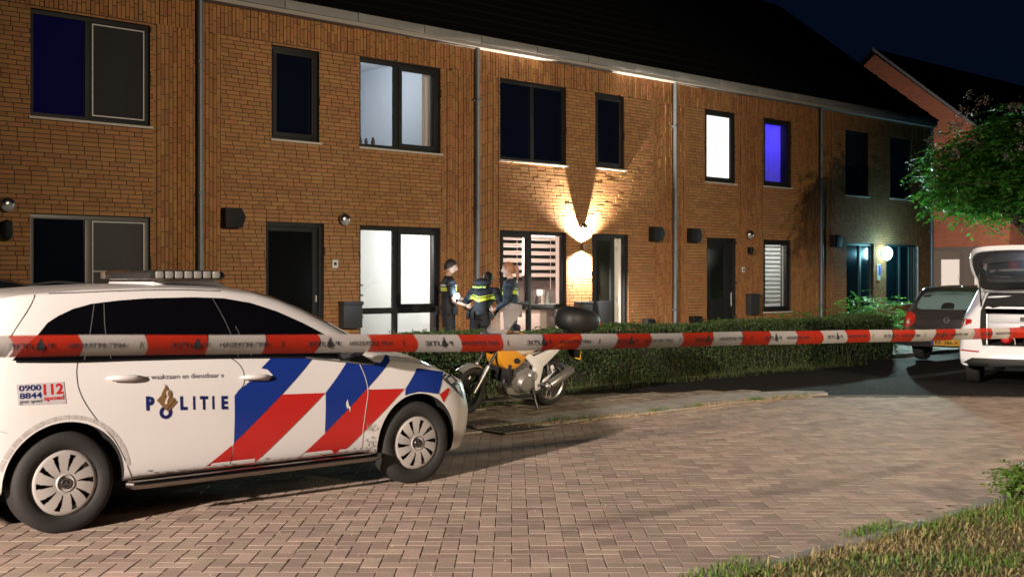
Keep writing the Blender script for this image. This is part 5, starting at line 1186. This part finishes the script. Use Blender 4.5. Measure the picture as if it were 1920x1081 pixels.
slab('belly_pan', poly_round([(.90, .30), (.84, .20), (.70, .17), (.62, .20), (.72, .25), (.82, .32), (.90, .30)], 3), -.10, .12, mat('belly_alu', (.38, .34, .30), .4, metal=.5), .015)
b = MB(); b.tube(bezier([(.86, .06, .52), (.93, .08, .36), (.85, .10, .23), (.6, .12, .19), (.42, .15, .22), (.24, .17, .29)], 4), .021, 10); mbuild(b, 'exhaust_pipe', M_dkm, smooth=True)
b = MB(); A, Bv = Vector((.26, .19, .29)), Vector((-.17, .22, .52)); dv = (Bv-A)
b.tube([A, A+dv*.06, A+dv*.12, A+dv*.95, Bv], [.03, .05, .06, .062, .052], 18); ex = mbuild(b, 'silencer', mat('silencer_steel', (.42, .40, .38), .3, metal=.85), smooth=True, sharp=50)
b = MB(); b.tube([Bv-dv*.002, Bv+dv*.03], [.035, .03], 12); b.tube([A+dv*.10, A+dv*.14], .064, 18); mbuild(b, 'silencer_band', M_dkm, ex)
b = MB(); b.tube([(.36, .12, .33), (.0, .12, .30)], [.03, .02], 10); b.tube([(.36, -.12, .33), (0, -.12, .30)], [.03, .02], 10); b.tube([(.10, .11, .34), (.22, .12, .62)], .015, 8); mbuild(b, 'swing_arm', M_alum, smooth=True)
slab('passenger_footrest', [(.08, .50), (.14, .58), (.18, .56), (.12, .47), (.28, .40), (.30, .36), (.24, .37)], .15, .17, M_mwhite, .006)
b = MB(); b.tube([(.36, .14, .33), (.36, .24, .33)], .012, 8); b.tube([(.13, .16, .52), (.13, .24, .52)], .011, 8); mbuild(b, 'foot_peg', M_dkm)
b = MB(); b.tube([(.44, .14, .27), (.45, .20, .16), (.44, .26, .045)], [.020, .017, .016], 8); b.box(.41, .47, .235, .285, .03, .045); mbuild(b, 'side_stand', M_dkm)
# front end
b = MB()
for s in (-1, 1): b.tube([(1.05, s*.10, .90), (1.25, s*.10, .60), (1.37, s*.10, .42)], .020, 10)
fk = mbuild(b, 'fork_tube', M_dkm, smooth=True)
b = MB()
for s in (-1, 1): b.tube([(1.245, s*.10, .61), (1.44, s*.10, .29)], [.028, .026], 10)
mbuild(b, 'fork_leg', M_alum, fk, smooth=True)
b = MB(); n = 14; V = []
for i in range(n+1):
    a_ = R(52+i*62/n)
    for j in range(7): q = -1+j/3; V.append((FX+.335*math.cos(a_)*(1-.06*q*q), q*.075, .30+.335*math.sin(a_)-.03*q*q))
b.add(V, [(i*7+j, (i+1)*7+j, (i+1)*7+j+1, i*7+j+1) for i in range(n) for j in range(6)]); mbuild(b, 'front_mudguard', mat('mudguard_silver', (.40, .37, .33), .3, metal=.6), smooth=True, sharp=80)
b = MB(); b.ball((1.17, 0, .86), (.10, .12, .11), 16, 10); mbuild(b, 'headlamp', M_plast, smooth=True)
slab('cockpit_fairing', poly_round([(1.06, .82), (1.22, .80), (1.28, .90), (1.20, 1.0), (1.02, 1.03), (.98, .95), (1.06, .82)], 3), -.15, .15, mat('fairing_grey', (.07, .07, .075), .35, coat=.4), .05)
b = MB(); V = []; nu, nv = 12, 12    # tall touring screen, curved and rounded at the top
for i in range(nu+1):
    f = i/nu; w_ = .19*(1-.9*max(0, f-.68)**2*6) if f > .68 else .19-.03*(1-f)
    for j in range(nv+1):
        q = -1+2*j/nv; x = 1.24-.28*f-.10*q*q-.10*f*f; z = .93+.44*f; V.append((x, q*max(w_, .03), z-.01*q*q))
b.add(V, [(i*(nv+1)+j, (i+1)*(nv+1)+j, (i+1)*(nv+1)+j+1, i*(nv+1)+j+1) for i in range(nu) for j in range(nv)])
mbuild(b, 'windscreen', glass('screen_hazy', (.92, .9, .88), .05, .10, haze=.32, hcol=(.55, .50, .47)), smooth=True, sharp=80)
b = MB(); b.tube(bezier([(.98, .36, 1.02), (1.02, .25, 1.04), (1.06, .1, 1.0), (1.06, -.1, 1.0), (1.02, -.25, 1.04), (.98, -.36, 1.02)], 4), .012, 8); hb = mbuild(b, 'handlebar', M_dkm, smooth=True)
b = MB()
for s in (-1, 1): b.tube([(.98, s*.27, 1.03), (.95, s*.38, 1.015)], .018, 8)
mbuild(b, 'grip', M_plast, hb, smooth=True)
b = MB()
for s in (-1, 1): b.tube([(1.03, s*.22, 1.04), (1.07, s*.30, 1.12)], .006, 6); b.ball((1.06, s*.33, 1.13), (.018, .065, .042), 14, 8)
mbuild(b, 'mirror', M_plast, hb, smooth=True)
# top box
tb = MB(); V = []; nu, nv = 24, 14
for i in range(nu):
    a_ = 2*math.pi*i/nu
    for j in range(nv+1):
        ph = -math.pi/2+math.pi*j/nv; cx = math.copysign(abs(math.cos(ph))**.75, 1)
        X = .33*math.copysign(abs(math.cos(a_))**.8, math.cos(a_))*cx; Y = .24*math.copysign(abs(math.sin(a_))**.7, math.sin(a_))*cx; Z = .165*math.copysign(abs(math.sin(ph))**.8, math.sin(ph))
        Z *= (1+.25*X/.33) if Z > 0 else 1; V.append((-.42+X, Y, 1.13+Z-.02*(X < 0)*abs(X)))
tb.add(V, [(i*(nv+1)+j, ((i+1) % nu)*(nv+1)+j, ((i+1) % nu)*(nv+1)+j+1, i*(nv+1)+j+1) for i in range(nu) for j in range(nv)])
bx_ = mbuild(tb, 'top_box', mat('top_box_black', (.008, .008, .008), .55), smooth=True, sharp=80)
b = MB(); b.ball((-.72, .07, 1.09), (.028, .10, .038), 12, 8); mbuild(b, 'reflector', mat('reflector_pink', (.65, .08, .08), .3), bx_, smooth=True)
b = MB(); b.box(-.45, -.15, -.08, .08, .945, .965); b.tube([(-.1, .08, .86), (-.35, .08, .95)], .01, 6); b.tube([(-.1, -.08, .86), (-.35, -.08, .95)], .01, 6); mbuild(b, 'rack', M_dkm)
mc.scale = (.94, .94, .94); mc.location = (.42, 14.36, .012)
# ================================================================== people
M_skin = mat('skin', (.42, .25, .18), .55, noise=.1); M_hairb = mat('hair_black', (.012, .010, .009), .6); M_hairr = mat('hair_auburn', (.24, .11, .06), .55)
M_uni = mat('uniform_navy', (.005, .0055, .009), .8, noise=.3, nscale=9); M_unib = mat('jacket_dark_blue', (.010, .022, .045), .75, noise=.3, nscale=7)
M_hv = mat('hi_vis_yellow', (.40, .48, .04), .5); M_hvw = mat('reflective_white', (.55, .55, .5), .4)
def skin_mesh(name, chains, m, parent, sub=2, ends=None):
    """chains: lists of (x,y,z,r); first vertex of the first chain is the root; shared points join"""
    verts = []; edges = []; rad = []; key = {}
    for ch in chains:
        prev = None
        for p in ch:
            kx = tuple(round(c, 4) for c in p[:3])
            if kx not in key: key[kx] = len(verts); verts.append(p[:3]); rad.append(p[3] if isinstance(p[3], tuple) else (p[3], p[3]))
            i = key[kx]
            if prev is not None and prev != i: edges.append((prev, i))
            prev = i
    me = bpy.data.meshes.new(name); me.from_pydata(verts, edges, []); o = bpy.data.objects.new(name, me); sc.collection.objects.link(o)
    md = o.modifiers.new('s', 'SKIN'); md.use_smooth_shade = True
    for i, v in enumerate(me.skin_vertices[0].data): v.radius = rad[i]; v.use_root = (i == 0)
    if sub: s = o.modifiers.new('u', 'SUBSURF'); s.levels = sub; s.render_levels = sub
    dg = bpy.context.evaluated_depsgraph_get(); dg.update(); me2 = bpy.data.meshes.new_from_object(o.evaluated_get(dg), depsgraph=dg); bpy.data.objects.remove(o)
    me2.materials.clear(); me2.materials.append(m); me2.polygons.foreach_set('material_index', [0]*len(me2.polygons)); me2.polygons.foreach_set('use_smooth', [True]*len(me2.polygons)); me2.name = name
    return link(bpy.data.objects.new(name, me2), parent)
def hand(b, wrist, dirv, palm_n, side, curl=.6):
    """palm plus five bent fingers appended to b"""
    w0 = Vector(wrist); d = Vector(dirv).normalized(); n = Vector(palm_n); n = (n-d*n.dot(d)).normalized(); s = d.cross(n)*side
    b.tube([w0, w0+d*.03, w0+d*.075], [.022, .034, .036], 10)
    for k, (off, L, r) in enumerate(((-.027, .072, .0085), (-.009, .082, .009), (.009, .077, .0088), (.026, .062, .0078))):
        p = w0+d*.078+s*off; a_ = 0; pts = [p-d*.02, p]; dd = d.copy()
        for seg in (.45, .32, .23): a_ += curl*.55; q = d*math.cos(a_)+n*math.sin(a_); pts.append(pts[-1]+q*L*seg)
        b.tube(pts, [r*1.1, r*1.05, r, r*.9, r*.75], 7)
    p = w0+d*.028-s*.03; b.tube([w0+d*.015-s*.015, p, p+(d*.6-s*.6+n*.45).normalized()*.03, p+(d*.75-s*.4+n*.8).normalized()*.06], [.013, .0125, .011, .009], 7)
def head(b, c, yaw, pitch, size=1.0):
    """one smooth head with brow, nose, lips, chin and ears; +x forward before the yaw"""
    M = Matrix.Translation(c) @ Matrix.Rotation(yaw, 4, 'Z') @ Matrix.Rotation(pitch, 4, 'Y'); V = []; nu, nv = 40, 28
    for i in range(nv+1):
        th = math.pi*i/nv
        for j in range(nu):
            a_ = 2*math.pi*j/nu; x = math.sin(th)*math.cos(a_); y = math.sin(th)*math.sin(a_); z = math.cos(th)
            X = .098*x; Y = .076*y; Z = .118*z
            if z < 0: Y *= 1-.30*(-z)**1.3; X *= (1-.18*(-z)) if x > 0 else (1-.45*(-z))
            fr = max(0, x)**3
            g_ = lambda cy, cz, sy_, sz_: math.exp(-((Y-cy)/sy_)**2-((Z-cz)/sz_)**2)
            X += fr*(.026*g_(0, -.016, .011, .020)+.010*g_(0, .012, .010, .03)-.010*(g_(.03, .012, .015, .012)+g_(-.03, .012, .015, .012))+.005*g_(0, .034, .05, .010)+.009*g_(0, -.055, .024, .006)+.008*g_(0, -.070, .022, .006)-.006*g_(0, -.0625, .026, .004)+.010*g_(0, -.098, .022, .016))
            V.append(M @ (Vector((X, Y, Z))*size))
    b.add(V, [(i*nu+j, (i+1)*nu+j, (i+1)*nu+(j+1) % nu, i*nu+(j+1) % nu) for i in range(nv) for j in range(nu)])
    for s in (-1, 1): b.ball(M @ (Vector((-.004, s*.077, -.008))*size), (.018, .007, .030), 10, 8, 0, M.to_3x3().to_4x4())
    return M
def hairdo(name, M, m, parent, size=1.0, back=0, fringe=.25, tail=None):
    b = MB(); V = []; nu, nv = 36, 16
    for i in range(nv+1):
        for j in range(nu):
            a_ = 2*math.pi*j/nu; fwd = math.cos(a_); lim = 1.15+1.0*(1-fwd)/2+(0 if fwd < .3 else -.15); th = lim*i/nv
            r = 1.09+.02*math.sin(a_*9+i); V.append(M @ (Vector((.098*math.sin(th)*math.cos(a_)*r, .076*math.sin(th)*math.sin(a_)*r*1.03, .118*math.cos(th)*1.07+.002))*size))
    b.add(V, [(i*nu+j, (i+1)*nu+j, (i+1)*nu+(j+1) % nu, i*nu+(j+1) % nu) for i in range(nv) for j in range(nu)])
    h = b.build(name, m, parent, smooth=True, sharp=80)
    if tail: b = MB(); P = [M @ Vector(p) for p in tail]; b.tube(bezier(P, 4), [.02, .03, .036, .038, .038, .036, .034, .032, .03, .026, .022, .018, .012][:4*(len(tail)-1)+1], 12); b.build('ponytail', m, h, smooth=True)
    return h
def face(M, parent):
    b = MB(); 
    for s in (-1, 1): b.ball(M @ Vector((.083, s*.029, .012)), (.008, .011, .007), 10, 8, 0, M.to_3x3().to_4x4())
    e = b.build('eyes', mat('eye_white', (.6, .6, .6), .2), parent, smooth=True)
    b = MB()
    for s in (-1, 1): b.ball(M @ Vector((.0885, s*.029, .012)), .0048, 8, 6)
    b.build('pupils', M_black, e); b = MB()
    for s in (-1, 1): b.tube([M @ Vector((.083, s*.046, .030)), M @ Vector((.094, s*.03, .035)), M @ Vector((.096, s*.014, .031))], .0035, 6)
    b.build('eyebrows', M_hairb, parent); b = MB(); b.tube([M @ Vector((.086, -.022, -.062)), M @ Vector((.096, 0, -.0615)), M @ Vector((.086, .022, -.062))], .0042, 6); b.build('lips', mat('lips', (.34, .12, .10), .5), parent, smooth=True)
def person(loc, yaw, label, sh=0, pose=None, bend=0, uni=M_uni, long_sleeve=False, hair=M_hairb, headyaw=0, headpitch=0, tail=None, arms=None, H=1.80, wide=1.0, name='person'):
    """built facing +x; arms: dict side -> (elbow, hand) positions"""
    o = empty(name, loc, yaw); tag(o, label, 'person', 'police officers talking in the front garden'); k = H/1.80; B = R(bend)
    def bp(x, z, y=0): # rotate the upper body forward about the hip
        dz = z-1.0; return (x+dz*math.sin(B), y, 1.0+dz*math.cos(B))
    def P(p, r): return (p[0]*k, p[1]*k, p[2]*k, r)
    hips = bp(0, .96); wst = bp(0, 1.10); ch = bp(.01, 1.30); sh_ = bp(0, 1.44); nk = bp(.0, 1.53); hd_ = bp(.02, 1.60)
    sw = .185*wide
    body = [[P(hips, (.125, .16)), P(wst, (.105, .14)), P(ch, (.10, .13)), P(sh_, (.05, .07)), P(nk, .048), P(hd_, .048)]]
    cloth = [[P(hips, (.14, .175)), P(wst, (.125, .160)), P(ch, (.138, .185)), P(sh_, (.105, .155)), P(bp(0, 1.50), .078), P(bp(.0, 1.535), .066)]]
    for s in (-1, 1):
        foot = (.0, s*.12, .08); kn = (.03, s*.105, .50); hp = (0, s*.095, .90)
        body.append([P(hips, (.125, .16)), P(hp, .088), P(kn, .058), P(foot, .042), P((.13, s*.13, .04), .036)])
        cloth.append([P(hips, (.14, .175)), P(hp, .105), P(kn, .078), P((0, s*.12, .12), .066)])
        shp = bp(0, 1.42, s*sw); el, ha = arms[s]
        body.append([P(sh_, (.05, .07)), P(shp, .034), P(el, .036), P(ha, .026)])
        mid = tuple(shp[i]+(el[i]-shp[i])*.75 for i in range(3))
        cloth.append([P(sh_, (.105, .155)), P(shp, .080), P(mid, .064)]+([P(el, .056), P(tuple(el[i]+(ha[i]-el[i])*.85 for i in range(3)), .043)] if long_sleeve else []))
    bo = skin_mesh('body', body, M_skin, o)
    # head, hands join the same body mesh
    b = MB(); hc = Vector(hd_)*k+Vector((.015+.03*math.sin(B), 0, .058)); Mh = head(b, hc, headyaw, headpitch)
    for s in (-1, 1):
        el, ha = Vector(arms[s][0])*k, Vector(arms[s][1])*k; hand(b, ha-(ha-el).normalized()*.01, ha-el, Vector((0, -s*.6, .5 if ha.z > el.z-.1 else -.2)), s, .75)
    tmp = b.build('tmp', M_skin, o, smooth=True, sharp=80)
    bm = bmesh.new(); bm.from_mesh(bo.data); bm.from_mesh(tmp.data); bm.to_mesh(bo.data); bm.free(); bpy.data.objects.remove(tmp); bo.data.polygons.foreach_set('use_smooth', [True]*len(bo.data.polygons))
    un = skin_mesh('uniform', cloth, uni, o)
    b = MB()
    for s in (-1, 1):
        q = Vector(bp(0, 1.415, s*sw))*k; el = Vector(arms[s][0])*k; b.ball(q, .083, 16, 12); b.tube([q, q.lerp(el, .5), q.lerp(el, .74)], [.080, .068, .063], 16)
    b.ball(Vector(bp(0, 1.43))*k, (.10, .17, .07), 20, 12); tmp = b.build('tmp', uni, o)
    bm = bmesh.new(); bm.from_mesh(un.data); bm.from_mesh(tmp.data); bm.to_mesh(un.data); bm.free(); bpy.data.objects.remove(tmp); un.data.polygons.foreach_set('use_smooth', [True]*len(un.data.polygons))
    face(Mh, o); hairdo('hair', Mh, hair, o, tail=tail)
    b = MB()
    for s in (-1, 1): b.prism([(-.09, 0), (-.10, .10), (.02, .11), (.14, .06), (.19, .03), (.19, 0)], s*.12-.045, s*.12+.045)
    b.v = [(x*k, y*k, z*k) for x, y, z in b.v]; b.build('boots', M_black, o, bevel=.015)
    b = MB(); n = 24; V = []
    for i in range(n): a_ = 2*math.pi*i/n; 
    ring = [(math.cos(2*math.pi*i/n), math.sin(2*math.pi*i/n)) for i in range(n)]
    V = [Vector(bp(c*.150, 1.0, s_*.190))*k for c, s_ in ring]+[Vector(bp(c*.150, 1.05, s_*.190))*k for c, s_ in ring]; b.add(V, [(i, (i+1) % n, n+(i+1) % n, n+i) for i in range(n)])
    for a_, r_ in ((70, .03), (110, .035), (-60, .04), (-100, .03), (160, .03)): q = Vector(bp(.165*math.cos(R(a_)), 1.0, .205*math.sin(R(a_))))*k; b.box(q.x-r_, q.x+r_, q.y-.025, q.y+.025, q.z-.08, q.z+.05)
    b.build('duty_belt', M_plast, o, bevel=.006)
    # hi-vis chest band with the thinner line above, follows the torso as a projected skin
    dg = bpy.context.evaluated_depsgraph_get(); bvh = BVHTree.FromPolygons([v.co for v in un.data.vertices], [tuple(p.vertices) for p in un.data.polygons])
    def band(z0, z1, m, nm, vee=.0):
        b = MB(); n = 72; V = []; 
        for i in range(n):
            a_ = 2*math.pi*i/n; dv = vee*(1-abs(math.sin(a_)))
            for z in (z0, (z0+z1)/2, z1):
                c = Vector(bp(0, z-dv))*k; d = Vector((math.cos(a_), math.sin(a_), 0)); h = bvh.ray_cast(c+d*1.0, -d); q = h[0] if h[0] is not None else c+d*.17
                rr = min((q-c).length, .20*wide); V.append(c+d*(rr+.006))
        b.add(V, [(i*3+j, ((i+1) % n)*3+j, ((i+1) % n)*3+j+1, i*3+j+1) for i in range(n) for j in range(2)]); return b.build(nm, m, o, smooth=True, sharp=80)
    band(1.285, 1.345, M_hv, 'hi_vis_band', .05 if long_sleeve else 0); band(1.365, 1.385, M_hv if long_sleeve else M_hvw, 'reflective_line', .05 if long_sleeve else 0)
    return o, k, bp
GZ = .061
p1, _, _ = person((-1.01, 18.45, GZ), R(12), 'officer in short sleeves, seen in profile, holding a light by the white window', H=1.83, headpitch=R(12), headyaw=R(-6),
    arms={-1: ((.05, -.235, 1.12), (.27, -.13, 1.05)), 1: ((.06, .23, 1.13), (.28, .08, 1.16))})
p2, _, _ = person((-.50, 18.35, GZ), R(70), 'officer in a dark hooded jacket seen from behind, leaning forward', H=1.70, bend=30, uni=M_uni, long_sleeve=True, headyaw=R(25), headpitch=R(14), wide=1.12,
    arms={-1: ((.12, -.34, 1.14), (.30, -.16, 1.02)), 1: ((.12, .36, 1.14), (.32, .16, 1.02))})
p3, _, _ = person((-.02, 18.15, GZ), R(172), 'officer with an auburn ponytail and dark blue jacket facing left', H=1.78, uni=M_unib, long_sleeve=True, hair=M_hairr, headyaw=R(-8), headpitch=R(4), wide=.92,
    arms={-1: ((.04, -.24, 1.13), (.22, -.10, 1.02)), 1: ((.04, .24, 1.13), (.24, .08, 1.04))}, tail=[(-.085, 0, .04), (-.125, 0, .02), (-.14, 0, -.06), (-.14, 0, -.16)])
b = MB(); b.v = []; hood = MB(); V = []
hood.ball((.10, 0, 1.44), (.11, .15, .075), 20, 12); ho = hood.build('hood', M_uni, p2, smooth=True)
sh = fit_text('POLITIE', -.11, .11, 0, .02, h=.028); tb_ = MB(); tb_.add([(-.045, -x, 1.355+z) for x, z in sh[0]], sh[1]); tb_.build('back_lettering', M_hv, p2)
tc_ = empty('hand_torch', (-.86, 18.15, 1.24), R(0)); tag(tc_, 'small torch shining bluish white between the officers', 'torch')
b = MB(); b.tube([(0, 0, -.05), (0, 0, .02)], .014, 12); b.tube([(0, 0, .02), (0, 0, .045)], .02, 12); b.build('torch_body', M_plast, tc_, smooth=True)
b = MB(); b.ball((0, -.0, .055), (.042, .042, .04), 12, 8); b.build('torch_bulb', emis('torch_glare', (.6, .82, 1), 60), tc_, smooth=True)
lamp('torch_light', 'POINT', (-.80, 18.12, 1.36), 18, (.55, .80, 1.0), .03)
